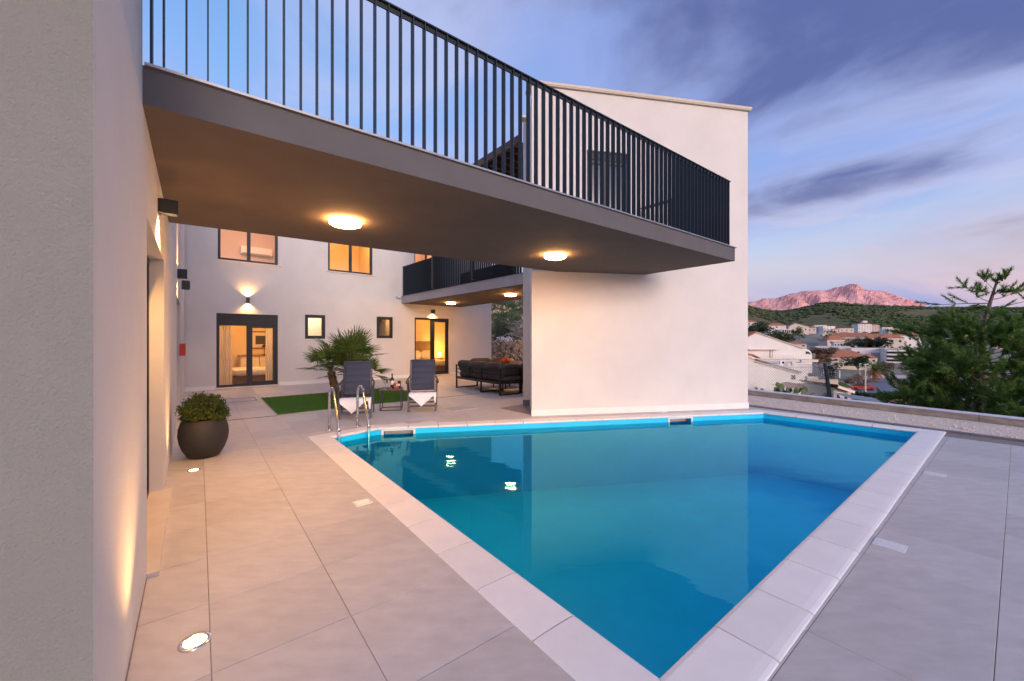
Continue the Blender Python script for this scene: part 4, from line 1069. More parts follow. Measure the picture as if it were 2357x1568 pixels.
    f = thing('flower_vase', 'bunch of orange red flowers in a vase on the coffee table', 'flowers', M_ @ Vector((.86, 1.34, .415)))
    mb = MB(); mb.lathe([(0, 0), (.05, 0), (.07, .08), (.05, .19), (.055, .21), (.045, .21), (.04, .19)], n=18); mb.build('vase', 'white', f, True)
    stems = MB(); leaves = MB(); rr = random.Random(4)
    for i in range(34):
        a_, e_ = rr.uniform(0, 6.28), rr.uniform(.2, 1.5); v = Vector((math.cos(a_) * math.cos(e_), math.sin(a_) * math.cos(e_), math.sin(e_))) * rr.uniform(.14, .24)
        p = Vector((0, 0, .30)) + v; stems.tube([(0, 0, .18), p], .003, 4)
        m = MB()
        for k in range(9):
            q = rr.uniform(0, 6.28); s_ = rr.uniform(.02, .035); m.blob(p + Vector((math.cos(q) * .015, math.sin(q) * .015, rr.uniform(-.01, .015))), (s_ * .7, s_ * .7, s_ * .35), i + k, 0, .3)
        m.build('flower', 'petal', f)
        for k in range(2):
            q = p * .8 + Vector((rr.uniform(-.05, .05), rr.uniform(-.05, .05), rr.uniform(-.03, .05))); leaves.add([q, q + Vector((rr.uniform(-.06, .06), rr.uniform(-.06, .06), .02)), q + Vector((rr.uniform(-.03, .03), rr.uniform(-.03, .03), .06))], ((0, 1, 2),))
    stems.build('stems', 'plantgreen', f); leaves.build('leaves', 'plantgreen', f)
    g = thing('red_cup', 'small red cup beside the flowers on the coffee table', 'cup', M_ @ Vector((.68, 1.20, .415))); mb = MB(); mb.lathe([(0, 0), (.03, 0), (.04, .12), (.036, .12), (.03, .02), (0, .02)], n=16); mb.build('cup', 'candle', g, True)
sofa()

# ------------------------------------------------------------------ pool ladder
def ladder():
    t = thing('pool_ladder', 'shiny stainless steel pool ladder with two arched handrails', 'ladder')
    b1, b2 = G(757.9, 990.9), G(823, 982.2); ac = (b2 - b1); f_ = Vector((.62, -.785, 0)) * .56
    for b in (b1, b2):
        pts = [b + Vector((0, 0, .0)), b + Vector((0, 0, .52))]
        c0 = b + Vector((0, 0, .55)); r = .16
        fl = f_.normalized()
        for i in range(1, 12):
            a_ = math.pi * .86 * i / 11; pts.append(b + fl * (r * (1 - math.cos(a_))) + Vector((0, 0, .55 + r * math.sin(a_))))
        e_ = b + f_ ; pts += [e_ * .5 + pts[-1] * .5 + Vector((0, 0, -.02)) * 0, Vector((e_.x, e_.y, .13)), Vector((e_.x + fl.x * .012, e_.y + fl.y * .012, .06)), Vector((e_.x + fl.x * .015, e_.y + fl.y * .015, -1.2))]
        pts[-4] = pts[-5] * .5 + pts[-3] * .5
        mb = MB(); mb.tube(pts, .0205, 14); mb.build('handrail', 'steel', t, True)
        mb = MB(); mb.lathe([(.02, .03), (.035, .022), (.055, .012), (.057, .001)], (b.x, b.y, .0), n=24); mb.build('flange', 'steel', t, True)
        mb = MB(); mb.tube([(e_.x, e_.y, .145), (e_.x + fl.x * .01, e_.y + fl.y * .01, .075)], .024, 12); mb.build('joint_sleeve', 'steel', t, True)
    for z in (-.30, -.56, -.82):
        mb = MB(); p, q = b1 + f_ + Vector((.012, -.012, z)), b2 + f_ + Vector((.012, -.012, z)); mb.bar(p, q, .07, .025); mb.build('step', 'steel', t)
ladder()

# ------------------------------------------------------------------ plant pot with box ball
def pot():
    c = Vector((-3.945, 5.10, 0))
    t = thing('plant_pot', 'big round dark brown bowl-shaped plant pot by the left wall', 'pot', c)
    pr = [(r_ * .835, z_ * 1.14) for r_, z_ in [(0, .0), (.17, .0), (.20, .012), (.262, .09), (.300, .17), (.316, .245), (.310, .32), (.286, .385), (.268, .415), (.262, .424), (.250, .424), (.246, .41), (.25, .37), (0, .365)]]
    mb = MB(); mb.lathe(pr, n=48); mb.build('bowl', 'pot', t, True); mb = MB(); mb.lathe([(0, .44), (.204, .432)], n=24); mb.build('soil', 'soil', t)
    s_ = thing('box_shrub', 'clipped ball of green and yellowish leaves growing in the round pot', 'shrub', c + Vector((0, 0, .43)))
    rr = random.Random(11); mb = MB(); st = MB()
    for i in range(240):
        a_, e_ = rr.uniform(0, 6.28), math.asin(rr.uniform(-.25, 1)); d = Vector((math.cos(a_) * math.cos(e_), math.sin(a_) * math.cos(e_), math.sin(e_) * .92)); tip = Vector((0, 0, .12)) + d * (.235 + rr.uniform(-.03, .03) + .025 * noise.noise(d * 3)); b = Vector((d.x * .06, d.y * .06, .02))
        st.tube([b, tip], [.004, .0015], 3)
        for k in range(34):
            q = b + (tip - b) * (1 - rr.random() ** 2.2 * .6) + Vector((rr.gauss(0, .018), rr.gauss(0, .018), rr.gauss(0, .018)))
            u = Vector((rr.gauss(0, 1), rr.gauss(0, 1), rr.gauss(0, 1))); u = (u.normalized() + d * .9).normalized(); w = u.cross(Vector((rr.gauss(0, 1), rr.gauss(0, 1), rr.gauss(0, 1)))).normalized(); l, wd = rr.uniform(.016, .027), rr.uniform(.007, .011)
            mb.add([q, q + u * l * .5 + w * wd, q + u * l, q + u * l * .5 - w * wd], ((0, 1, 2, 3),))
    st.build('stems', 'bareb', s_); stuff(mb.build('leaves', 'boxleaf', s_))
pot()

# ------------------------------------------------------------------ fan palm
def fan_leaf(mb, base, d, up, length, nl, spread, rr, droop=.25):
    d = d.normalized(); sd_ = d.cross(up).normalized(); u = sd_.cross(d)
    for i in range(nl):
        a_ = -spread + 2 * spread * i / (nl - 1); l = length * (1 - .22 * abs(a_) / spread) * rr.uniform(.92, 1.05)
        v = (d * math.cos(a_) + sd_ * math.sin(a_)); fold = u * (.07 * (1 if i % 2 else -1)); w = length * .043
        pd = (sd_ * math.cos(a_) - d * math.sin(a_)); z = Vector((0, 0, -1))
        p0 = base; p1 = base + v * l * .45 + u * (.03 * length * math.cos(a_ * 1.4)); p2 = base + v * l * .82 + z * droop * l * .10; p3 = base + v * l + z * droop * l * .24
        tw = (pd + fold * 3).normalized()
        mb.add([p0 - tw * w * .25, p0 + tw * w * .25, p1 + tw * w, p1 - tw * w, p2 + tw * w * .6, p2 - tw * w * .6, p3], ((0, 1, 2, 3), (3, 2, 4, 5), (5, 4, 6)))
def palm():
    b = G(778, 916); t = thing('fan_palm', 'bushy fan palm growing from the turf behind the left sun chair', 'palm', b)
    rr = random.Random(21)
    heads = [(Vector((-.02, 0, 0)), Vector((-.16, -.05, .68)), 15, .68), (Vector((.10, .05, 0)), Vector((.24, .12, .90)), 18, .82), (Vector((.16, .1, 0)), Vector((.58, .2, .46)), 11, .64), (Vector((.05, .12, 0)), Vector((.15, .3, .56)), 12, .68)]
    for hi, (a, top, n, L_) in enumerate(heads):
        mb = MB(); k = 9; r0 = .10 if hi == 0 else .08
        pts = [a + (top - a) * (i / k) for i in range(k + 1)]; mb.tube(pts, [r0 * (1 + .12 * (i % 2)) * (1 - .15 * i / k) for i in range(k + 1)], 10)
        for i in range(110):
            q = rr.random(); p = a + (top - a) * q; an = rr.uniform(0, 6.28); o = Vector((math.cos(an), math.sin(an), 0)); s_ = o.cross(Vector((0, 0, 1)))
            mb.add([p + o * r0 * .85 - s_ * .022, p + o * r0 * .85 + s_ * .022, p + o * (r0 * 1.25) + Vector((0, 0, .055))], ((0, 1, 2),))
        mb.build('trunk', 'palmbark', t)
        for i in range(n):
            an = 2.399 * i + hi; el = 1.30 - 1.30 * (i / n) + rr.uniform(-.1, .1); d = Vector((math.cos(an) * math.cos(el), math.sin(an) * math.cos(el), math.sin(el))); l = L_ * rr.uniform(.62, .92)
            tip = top + d * l * .85; m = MB(); mid = top + d * l * .45 + Vector((0, 0, .02))
            m.tube([top, mid, tip], [.012, .008, .005], 5, 1)
            d2 = (d + Vector((0, 0, -.18 if el < .6 else .1))).normalized(); upv = Vector((0, 0, 1)) if abs(d2.z) < .92 else Vector((math.cos(an), math.sin(an), 0))
            fan_leaf(m, tip, d2, upv + Vector((rr.uniform(-.3, .3), rr.uniform(-.3, .3), 0)), L_ * rr.uniform(.60, .72), 18, 1.75, rr)
            m.build('frond', ['palmleaf', 'palmstem'], t)
palm()

# ------------------------------------------------------------------ furnishings behind the glass
def indoors():
    f = FA
    def curtain(s0, s1, z0, z1, dep, label):
        mb = MB(); n = 60; vs = []
        for i in range(n + 1):
            u = i / n; s_ = s0 + (s1 - s0) * u; o = .035 * math.sin(u * 46) + .015 * math.sin(u * 17)
            for z in (z0, (z0 + z1) / 2, z1): vs.append(f.p(s_, z, -dep + o * (1.15 if z == z0 else 1)))
        fs = []
        for i in range(n):
            for k in range(2): fs.append((i * 3 + k, i * 3 + 3 + k, i * 3 + 4 + k, i * 3 + 1 + k))
        mb.add(vs, fs); tag(mb.build('curtain', 'curtain', None, True), label, 'curtain', 'curtains behind the glass doors')
    curtain(DL[0] + .03, DL[0] + .42, .06, 2.15, .40, 'white curtain at the left side of the left glass door')
    curtain(DL[1] - .30, DL[1] + .15, .06, 2.15, .40, 'white curtain at the right side of the left glass door')
    # left bedroom: dresser, picture, desk lamp, bed
    sR = f.sx(695) - .02; mid = (DL[0] + DL[1]) / 2
    def box(name, mats, s0, s1, z0, z1, d0, d1, label, cat):
        mb = MB(); mb.box((f.p(s0, z0, -d0) + f.p(s1, z1, -d1)) / 2, (s1 - s0, d1 - d0, z1 - z0), f.d3, f.n3); o = mb.build(name, mats)
        return tag(o, label, cat) if label else o
    dz = .92; c = f.sx(606) + .42
    t = thing('dresser', 'pale yellow dresser seen through the left glass door', 'dresser')
    for i in range(3):
        o = box('drawer', 'bedding', c - .75 + .6 * i, c - .17 + .6 * i, .06, dz - .04, 2.9, 3.7, None, None); o.parent = t
    o = box('top', 'wood', c - .8, c + 1.1, dz - .03, dz, 2.85, 3.75, None, None); o.parent = t
    t = thing('picture', 'framed picture on the wall of the left bedroom', 'picture')
    for nm, m, w, h, d in (('frame', 'wood', .80, .72, 3.83), ('mount', 'paper', .68, .60, 3.81), ('print', 'chairframe', .36, .34, 3.795)):
        o = box(nm, m, c - w / 2, c + w / 2, 1.50 - h / 2, 1.50 + h / 2, d, d + .02, None, None); o.parent = t
    t = thing('desk_lamp', 'black desk lamp on the dresser in front of the picture', 'lamp', f.p(c + .05, dz, -3.3)); mb = MB(); mb.lathe([(0, 0), (.08, 0), (.08, .02), (.012, .03), (.012, .30), (.10, .31), (.02, .42)], n=16); mb.build('stand', 'black', t, True)
    t = thing('bed', 'bed with dark base across the left bedroom', 'bed')
    o = box('bed_base', 'bedbase', DL[0] + .5, sR - .5, .06, .30, .95, 2.6, None, None); o.parent = t
    mb = MB(); mb.soft((f.p(DL[0] + .5, .40, -.95) + f.p(sR - .5, .40, -2.6)) / 2, (sR - DL[0] - 1.0, 1.65, .24), f.d3, f.n3, e=.2); mb.build('mattress', 'bedding', t, True)
    # right bedroom: bed facing the door, headboard, pillows, bedside lamp
    s0 = DR[0] + .35
    t = thing('double_bed', 'double bed with wooden headboard in the right bedroom', 'bed'); hd = 2.85
    o = box('headboard', 'headboard', s0 - .1, DR[0] + 2.35, .3, 1.45, hd, hd + .08, None, None); o.parent = t
    o = box('bed_base', 'bedbase', s0, DR[0] + 2.30, .06, .36, .8, hd, None, None); o.parent = t
    mb = MB(); mb.soft((f.p(s0, .46, -.8) + f.p(DR[0] + 2.30, .46, -hd)) / 2, (DR[0] + 2.30 - s0, hd - .8, .26), f.d3, f.n3, e=.2); mb.build('mattress', 'bedding', t, True)
    for i, (s_, nm) in enumerate(((DR[0] + 1.25, 'left'), (DR[0] + 1.95, 'right'))):
        mb = MB(); mb.soft((0, 0, 0), (.72, .2, .46), f.d3, (f.n3 * .9 + Vector((0, 0, .44))), (-f.n3 * .44 + Vector((0, 0, .9))), e=.5); o = mb.build('pillow', 'bedding', None, True); o.location = f.p(s_, .78, -hd + .22); tag(o, f'cream pillow against the headboard, {nm} one in the doorway', 'pillow', 'pillows on the double bed')
    nt = thing('bedside_table', 'small bedside table beside the double bed', 'table', f.p(DR[0] + 2.62, 0.03, -2.75))
    mb = MB(); mb.box((0, 0, .55), (.42, .4, .04), f.d3, f.n3); mb.build('top', 'wood', nt); mb = MB(); mb.box((0, 0, .27), (.3, .3, .52), f.d3, f.n3); mb.build('body', 'headboard', nt)
    lp = thing('bedside_lamp', 'glowing bedside lamp next to the double bed', 'lamp', f.p(DR[0] + 2.62, .60, -2.7)); mb = MB(); mb.lathe([(0, 0), (.07, 0), (.02, .03), (.015, .10)], n=16); mb.build('foot', 'white', lp, True); mb = MB(); mb.blob((0, 0, .19), .10, 1, 2, 0); mb.build('globe', 'lamp_bed', lp, True); light('POINT', 'bulb', lp, (0, 0, .38), 12, (1, .55, .10), .05)
    # upper left room: air conditioner; bathroom door leaf
    t = thing('air_conditioner', 'long white air conditioner behind the left upper window', 'air conditioner'); mb = MB(); a, b = U1[0] + .9, U1[1] + .35; mb.box((f.p(a, 4.98, -3.55) + f.p(b, 4.98, -3.55)) / 2, (b - a, .2, .28), f.d3, f.n3); mb.build('body', 'white', t); mb = MB(); mb.box((f.p(a, 4.85, -3.44) + f.p(b, 4.85, -3.44)) / 2, (b - a - .1, .02, .04), f.d3, f.n3); mb.build('louvre', 'roofgrey', t)
indoors()
# ------------------------------------------------------------------ neighbourhood
def leaf_mass(mb, c, rad3, n, size, rr, shell=.55, flat=.0):
    c = Vector(c)
    lob = [(Vector((rr.gauss(0, .38), rr.gauss(0, .38), rr.gauss(.05, .32))), rr.uniform(.35, .6)) for _ in range(9)]
    for i in range(n):
        o, lr = lob[i % 9]; d = Vector((rr.gauss(0, 1), rr.gauss(0, 1), rr.gauss(0, 1))).normalized(); q = o + d * lr * (shell + (1 - shell) * rr.random())
        p = c + Vector((q.x * rad3[0], q.y * rad3[1], q.z * rad3[2])); u = Vector((rr.gauss(0, 1), rr.gauss(0, 1), rr.gauss(0, 1))).normalized(); w = u.orthogonal().normalized(); s_ = size * rr.uniform(.6, 1.3)
        mb.add([p - u * s_ * .5, p + w * s_ * .35, p + u * s_ * .6, p - w * s_ * .35], ((0, 1, 2, 3),))
def shrub(label, c, rad3, m, n=900, size=None, seed=1, cat='shrub', name='shrub', group=None, stem=True):
    rr = random.Random(seed); base = Vector((c[0], c[1], c[2])); t = thing(name, label, cat, base, group=group); mb = MB()
    leaf_mass(mb, (0, 0, rad3[2] * .75), rad3, n, size or rad3[0] * .16, rr); stuff(mb.build('leaves', m, t))
    if stem:
        mb = MB()
        for i in range(6): a_ = rr.uniform(0, 6.28); mb.tube([(0, 0, -rad3[2] * .3), (math.cos(a_) * rad3[0] * .25, math.sin(a_) * rad3[1] * .25, rad3[2] * .6), (math.cos(a_) * rad3[0] * .5, math.sin(a_) * rad3[1] * .5, rad3[2] * 1.2)], [rad3[0] * .04, rad3[0] * .03, .01], 4)
        mb.build('trunk', 'bareb', t)
    return t
def bare_tree(label, base, h, w, m, seed, levels=4, r0=None, kids=5, name='bare_tree', group='bare trees', lean=(0, 0), rmin=.004):
    rr = random.Random(seed); t = thing(name, label, 'tree', base, group=group); tr = MB(); br = MB(); r0 = r0 or h * .022
    def grow(p, d, l, r, lv):
        n = 4; pts = [p]; q = p.copy(); dd = d.copy()
        for i in range(n):
            dd = (dd + Vector((rr.gauss(0, .13), rr.gauss(0, .13), rr.gauss(.03, .08)))).normalized(); q = q + dd * l / n; pts.append(q.copy())
        (tr if lv == levels else br).tube(pts, [max(r * (1 - .55 * i / n), rmin) for i in range(n + 1)], 5 if lv > 2 else 3, 0, False)
        if lv <= 0: return
        for k in range(kids + (2 if lv == levels else 0)):
            s_ = rr.uniform(.35, 1.0); b = pts[min(n, int(s_ * n))]; a_ = rr.uniform(0, 6.28); side = Vector((math.cos(a_), math.sin(a_), rr.uniform(-.05, .5))) ; nd = (dd * .55 + Vector((side.x * w / h * 1.7, side.y * w / h * 1.7, side.z * .9))).normalized()
            grow(b, nd, l * rr.uniform(.50, .72), r * .48, lv - 1)
    grow(Vector((0, 0, 0)), Vector((lean[0], lean[1], 1)).normalized(), h * .42, r0, levels)
    tr.build('trunk', m, t); br.build('branches', m, t)
    return t
def house(label, x0, x1, ytop, yeave, ybase, Y, wall='house_white', roof='rooftile', kind='hip', yaw=0.0, win=(3, 2), depth=None, chimney=False, balc=0, name='house', ax=.5, group='houses of the town'):
    a, b = P(x0, ybase, Y), P(x1, ybase, Y); c = (a + b) / 2; w = b.x - a.x; he = (ybase - yeave) * Y / F; hr = (ybase - ytop) * Y / F; dp = depth or max(w * .7, 4)
    base = a.z; g = 9.0
    t = thing(name, label, 'house', (c.x, Y, base), rad(yaw - 22), group)
    mb = MB(); mb.box((0, dp / 2, (he - g) / 2), (w, dp, he + g))
    if kind == 'gable': mb.add([(-w / 2, .0, he), (w / 2, .0, he), (-w / 2 + w * ax, .0, hr), (-w / 2, dp, he), (w / 2, dp, he), (-w / 2 + w * ax, dp, hr)], ((0, 1, 2), (3, 5, 4)))
    mb.build('wall', wall, t)
    mb = MB(); o = min(.5, w * .05); zb = he + .003
    if kind == 'hip':
        r_ = max(w * .5 - dp * .5, w * .12); vs = [(-w / 2 - o, -o, zb), (w / 2 + o, -o, zb), (w / 2 + o, dp + o, zb), (-w / 2 - o, dp + o, zb), (-r_, dp / 2, hr), (r_, dp / 2, hr)]; mb.add(vs, ((0, 1, 5, 4), (1, 2, 5), (2, 3, 4, 5), (3, 0, 4), (3, 2, 1, 0)))
    elif kind == 'gable':
        xr = -w / 2 + w * ax; th = .18
        for p, q in (((-w / 2 - o, he - o * .3), (xr, hr)), ((xr, hr), (w / 2 + o, he - o * .3))): mb.add([(p[0], -o, p[1] + .01), (q[0], -o, q[1] + .01), (q[0], dp + o, q[1] + .01), (p[0], dp + o, p[1] + .01), (p[0], -o, p[1] + th), (q[0], -o, q[1] + th), (q[0], dp + o, q[1] + th), (p[0], dp + o, p[1] + th)], ((0, 3, 2, 1), (4, 5, 6, 7), (0, 1, 5, 4), (1, 2, 6, 5), (2, 3, 7, 6), (3, 0, 4, 7)))
    elif kind == 'side':
        mb.add([(-w / 2 - o, -o, zb), (w / 2 + o, -o, zb), (w / 2 + o, dp / 2, hr), (-w / 2 - o, dp / 2, hr), (w / 2 + o, dp + o, zb), (-w / 2 - o, dp + o, zb)], ((0, 1, 2, 3), (3, 2, 4, 5), (0, 3, 5), (1, 4, 2), (0, 5, 4, 1)))
    else:
        mb.box((0, dp / 2, he + (hr - he) / 2 + .003), (w + .3, dp + .3, max(hr - he, .2)))
    rf = mb.build('roof', roof, t)
    if chimney: mb = MB(); mb.box((w * .18, dp * .4, hr + .1), (.7, .7, 1.6)); mb.build('chimney', wall, rf)
    nx, nz = win; rr = random.Random(int(x0 * 7 + ybase))
    for i in range(nx):
        for k in range(nz):
            if rr.random() < .12: continue
            ww, wh = min(1.3, w / nx * .45), min(1.5, he / nz * .48); x = -w / 2 + w * (i + .5) / nx; z = he * (k + .5) / nz
            mb = MB(); mb.box((x, -.02, z), (ww, .10, wh), mi=0); mb.box((x, -.05, z), (ww * .84, .06, wh * .86), mi=1); mb.build('window', ['house_white', 'winpane' if rr.random() < .7 else 'shutter'], t)
    if balc:
        for k in range(balc):
            z = he * (k + .18 + (1 if balc < nz else 0)) / max(nz, 1); mb = MB(); mb.box((0, -.55, z), (w * .9, 1.1, .15)); mb.box((0, -1.07, z + .5), (w * .9, .06, .9)); mb.build('balcony', wall, t)
    return t
def fx(x): return 1700.4 + .15032 * x
def fy(y): return 707.1 + .15032 * y
def town():
    # far row on the slope
    house('pink-roofed house high at the edge of the white block', 1708, 1740, 736, 741.5, 758, 330, 'house_white', kind='hip', win=(3, 2))
    t = house('white villa with orange hip roof and arched terrace on the hillside', 1769.5, 1806, 743, 749.5, 772, 300, 'house_white', kind='hip', win=(3, 3))
    w = 26 * 300 / F; mb = MB()
    for i in range(5): mb.box((3.2 + i * 1.35, -1.5, 2.9), (.28, .3, 2.4))
    mb.box((5.9, -1.5, 4.35), (6.2, .5, .6)); mb.box((5.9, -.8, 1.55), (6.4, 2.0, .3)); mb.build('terrace', 'house_white', t)
    for i in range(4):
        mb = MB(); x = 3.9 + i * 1.35
        mb.add([(x - .5, -1.3, 1.75), (x + .5, -1.3, 1.75)] + [(x + .5 * math.cos(a), -1.3, 3.2 + .7 * math.sin(a)) for a in [k * math.pi / 8 for k in range(9)]], (tuple(range(11)),)); mb.build('arch', 'roofbrown', t)
    house('cream gabled house right of the villa with arches', 1819, 1858, 744, 752, 765, 360, 'house_cream', kind='gable', ax=.33, win=(3, 1))
    house('small pink house between the cream gable and the white flats', 1860, 1877, 752, 755, 764, 420, 'house_pink', 'rooftile', 'hip', win=(2, 1))
    house('white stepped flats left of the brown-roofed house', 1877, 1900, 748, 749, 765, 450, 'house_white', 'roofgrey', 'flat', win=(4, 3), balc=2)
    house('taller white stepped flats beside the brown-roofed house', 1896, 1921, 751, 752, 766, 440, 'house_white', 'house_white', 'flat', yaw=14, win=(4, 2), balc=1)
    house('pinkish little house below the brown roof', 1918, 1933, 756, 758, 767, 430, 'house_pink', 'rooftile', 'hip', win=(2, 1))
    house('house with wide dark brown roof in front of the green hill', 1926, 1961, 750.5, 755.5, 766, 480, 'house_cream', 'roofbrown', 'hip', win=(4, 1))
    t = house('tall apartment tower with pinkish roof in the middle of the town', 1977.5, 2004, 743, 746, 776, 780, 'house_white', 'rooftile', 'hip', win=(5, 8), yaw=8, depth=22, name='apartment_tower')
    for k in range(8):
        mb = MB(); mb.box((11.6, 8, 2.2 + k * 3.0), (1.0, 12, .9)); mb.build('balcony', 'house_pink', t)
    mb = MB(); mb.box((2, 6, 30), (7, 7, 4)); mb.build('lift_house', 'house_white', t)
    house('right wing of the apartment tower with pinkish roof', 2003, 2022, 745.5, 748.5, 776, 800, 'house_pink', 'rooftile', 'hip', win=(4, 8), name='apartment_tower')
    house('white flat-roofed apartment block right of the tower', 2033, 2052, 753.5, 754.5, 779, 650, 'house_white', 'house_cream', 'flat', win=(5, 5), name='apartment_block')
    house('cream flat-roofed apartment block at the left edge of the pine', 2050, 2073, 756.5, 757.5, 779, 640, 'house_cream', 'house_cream', 'flat', win=(5, 5), yaw=-8, name='apartment_block')
    house('long cream roofed building sloping below the stepped flats', 1898, 1942, 764, 771, 783, 330, 'house_cream', 'house_cream', 'gable', ax=.12, win=(5, 1))
    house('low building with flat orange roof under the long cream one', 1938, 1963, 775, 777, 785, 300, 'house_beige', 'rooftile', 'flat', win=(4, 1))
    house('long low white building in front of the apartment tower', 1964, 2038, 769.5, 771.5, 782, 400, 'house_white', 'house_cream', 'side', win=(12, 1))
    house('white house with orange roof below the apartment tower', 1968, 2005, 780, 785.5, 793, 262, 'house_white', 'rooftile', 'hip', win=(5, 1))
    house('white house with pale gable under the tower, left of the palm tops', 2003, 2022, 779, 783, 793, 255, 'house_white', 'rooftile', 'side', win=(3, 1))
    house('cream terraced house right of the orange-roofed white house', 2018, 2040, 774, 779, 792, 280, 'house_cream', 'rooftile', 'side', win=(3, 2))
    house('reddish-roofed house touching the pine above the modern building', 2044, 2064, 777, 784, 800, 230, 'house_pink', 'rooftile', 'side', win=(3, 2)); house('reddish-roofed house half hidden in the pine', 2062, 2084, 781, 788, 803, 232, 'house_pink', 'rooftile', 'hip', win=(3, 2))
    house('small white house with four dark windows behind the bare tree', 1922, 1945, 787, 788.5, 799, 205, 'house_white', 'roofgrey', 'flat', win=(4, 1))
    house('house with low red roof right of the four dark windows', 1944, 1968, 786.5, 793, 800, 210, 'house_pink', 'rooftile', 'hip', win=(3, 1))
    house('pale long roof of a hall behind the bare tree', 1893, 1954, 797, 806, 814, 172, 'house_white', 'house_cream', 'side', win=(0, 0))
    house('red-roofed bungalow just above the big gable roof slope', 1815, 1853, 786.5, 792, 800, 150, 'house_pink', 'rooftile', 'hip', win=(3, 1))
    t = house('yellowish villa with broad orange tiled hip roof', 1921, 1996, 805, 823.5, 846, 140, 'house_cream', 'rooftile', 'hip', win=(4, 2), chimney=False, balc=0, depth=12)
    mb = MB(); w = 75 * 140 / F; mb.box((-1.2, -.5, 1.55), (6.0, 1.1, .12)); mb.build('balcony', 'house_cream', t)
    house('lower orange roofed wing of the yellowish villa', 1990, 2016, 815, 825, 845, 138, 'house_cream', 'rooftile', 'hip', win=(2, 2))
    t = house('modern white building with big blank grey wall', 1969, 2046, 801.5, 803, 842, 165, 'house_white', 'house_white', 'flat', win=(0, 0), depth=10)
    mb = MB(); mb.box((2.8, -.03, 3.2), (6.4, .05, 4.4)); mb.build('grey_panel', 'roofgrey', t); mb = MB(); mb.box((-4.6, -.03, 5.4), (.9, .08, .8)); mb.build('window', 'winpane', t); mb = MB(); mb.box((6.6, -.2, 3.4), (.5, .4, 7.6)); mb.build('pillar', 'house_white', t)
    t = house('white building with stacked long balconies beside the pine', 2046, 2098, 802.5, 804, 838, 158, 'house_white', 'house_white', 'flat', win=(0, 0), depth=8)
    for k in range(4):
        mb = MB(); mb.box((0, -.9, .6 + k * 1.55), (9.4, 1.8, .45)); mb.build('balcony', 'house_white', t); mb = MB(); mb.box((0, -.04, 1.35 + k * 1.55), (8.6, .06, .8)); mb.build('window', 'winpane', t)
    # seen through the pine
    for x0, x1, y0, y1, Y, l in ((2205, 2240, 771, 783, 300, 'cream house seen through the pine, left of its leader'), (2262, 2284, 766, 778, 340, 'white house seen through the pine, right of its leader'), (2300, 2340, 786, 800, 240, 'cream house seen through the right side of the pine')):
        house(l, x0, x1, y0 - 4, y0, y1, Y, 'house_cream', 'rooftile', 'hip', win=(3, 1))
    house('long white hall on the far hilltop behind the pine', 2225, 2300, 716, 718, 730, 1150, 'house_white', 'house_white', 'flat', win=(9, 1)); house('second long white hall on the hilltop near the right edge', 2296, 2356, 718, 720, 731, 1180, 'house_cream', 'house_white', 'flat', win=(7, 1))
    rr = random.Random(19)
    ords = ('leftmost', 'second from the left', 'third from the left', 'fourth from the left', 'fifth from the left', 'sixth from the left', 'sixth from the right', 'fifth from the right', 'fourth from the right', 'third from the right', 'second from the right', 'rightmost')
    for i, x in enumerate(sorted(rr.uniform(1900, 2095) for _ in range(12))):
        x = x; Y = rr.uniform(215, 290); X = (x - CX) / F * Y; z = hterr(X, Y); w = rr.uniform(9, 15); yb = CY - (z - H) * F / Y; h = rr.uniform(5, 8) * F / Y; dx = w * F / Y / 2
        house('tiny pale tile-roofed house below the apartment tower, %s of twelve' % ords[i], x - dx, x + dx, yb - h - 2.2 * F / Y, yb - h, yb, Y, rr.choice(('house_white', 'house_cream', 'house_pink')), 'rooftile', rr.choice(('hip', 'side')), rr.uniform(-20, 20), (3, 2), group='crowded little houses below the tower')
    # big white gable house
    Y = 85; t = thing('gable_house', 'large white house with one long sloping gable and curved end', 'house', (0, 0, 0))
    def q(x, y, Yd=Y): return P(fx(x), fy(y), Yd)
    mb = MB(); dep = 12
    pr = [(-120, 1010), (-120, 600), (270, 392), (985, 640), (1060, 645), (1105, 680), (1125, 740), (1125, 1010)]
    fr = [q(*p) for p in pr]; bk = [p + Vector((0, dep, 0)) for p in fr]; n = len(fr)
    mb.add(fr, (tuple(range(n)),)); mb.add(fr + bk, [(i, (i + 1) % n, n + (i + 1) % n, n + i) for i in range(n)]); mb.build('wall', 'house_white', t)
    mb = MB(); a, b = q(-120, 600), q(270, 392); mb.add([a + Vector((0, -.2, .1)), b + Vector((0, -.2, .1)), b + Vector((0, dep, .1)), a + Vector((0, dep, .1)), a + Vector((0, -.2, .3)), b + Vector((0, -.2, .3)), b + Vector((0, dep, .3)), a + Vector((0, dep, .3))], ((0, 1, 2, 3), (4, 5, 6, 7), (0, 1, 5, 4))); b2 = q(985, 640)
    mb.build('roof', 'rooftile', t)
    mb = MB(); mb.bar(b + Vector((0, -.1, .06)), b2 + Vector((0, -.1, .06)), .5, .12); mb.build('eave', 'house_cream', t); mb = MB(); c = q(460, 425); mb.box(c + Vector((0, 3, .2)), (.5, .5, 1.0)); mb.build('chimney', 'roofbrown', t)
    mb = MB(); c = q(355, 650); mb.box(c + Vector((0, -.5, 0)), (6.6, 1.2, .14)); mb.build('canopy', 'house_pink', t)
    mb = MB(); c = q(494, 722); mb.box(c + Vector((0, -.03, 0)), (.62, .1, 1.45)); mb.box(c + Vector((0, -.07, 0)), (.26, .06, 1.35), mi=1); mb.build('window', ['roofgrey', 'house_white'], t)
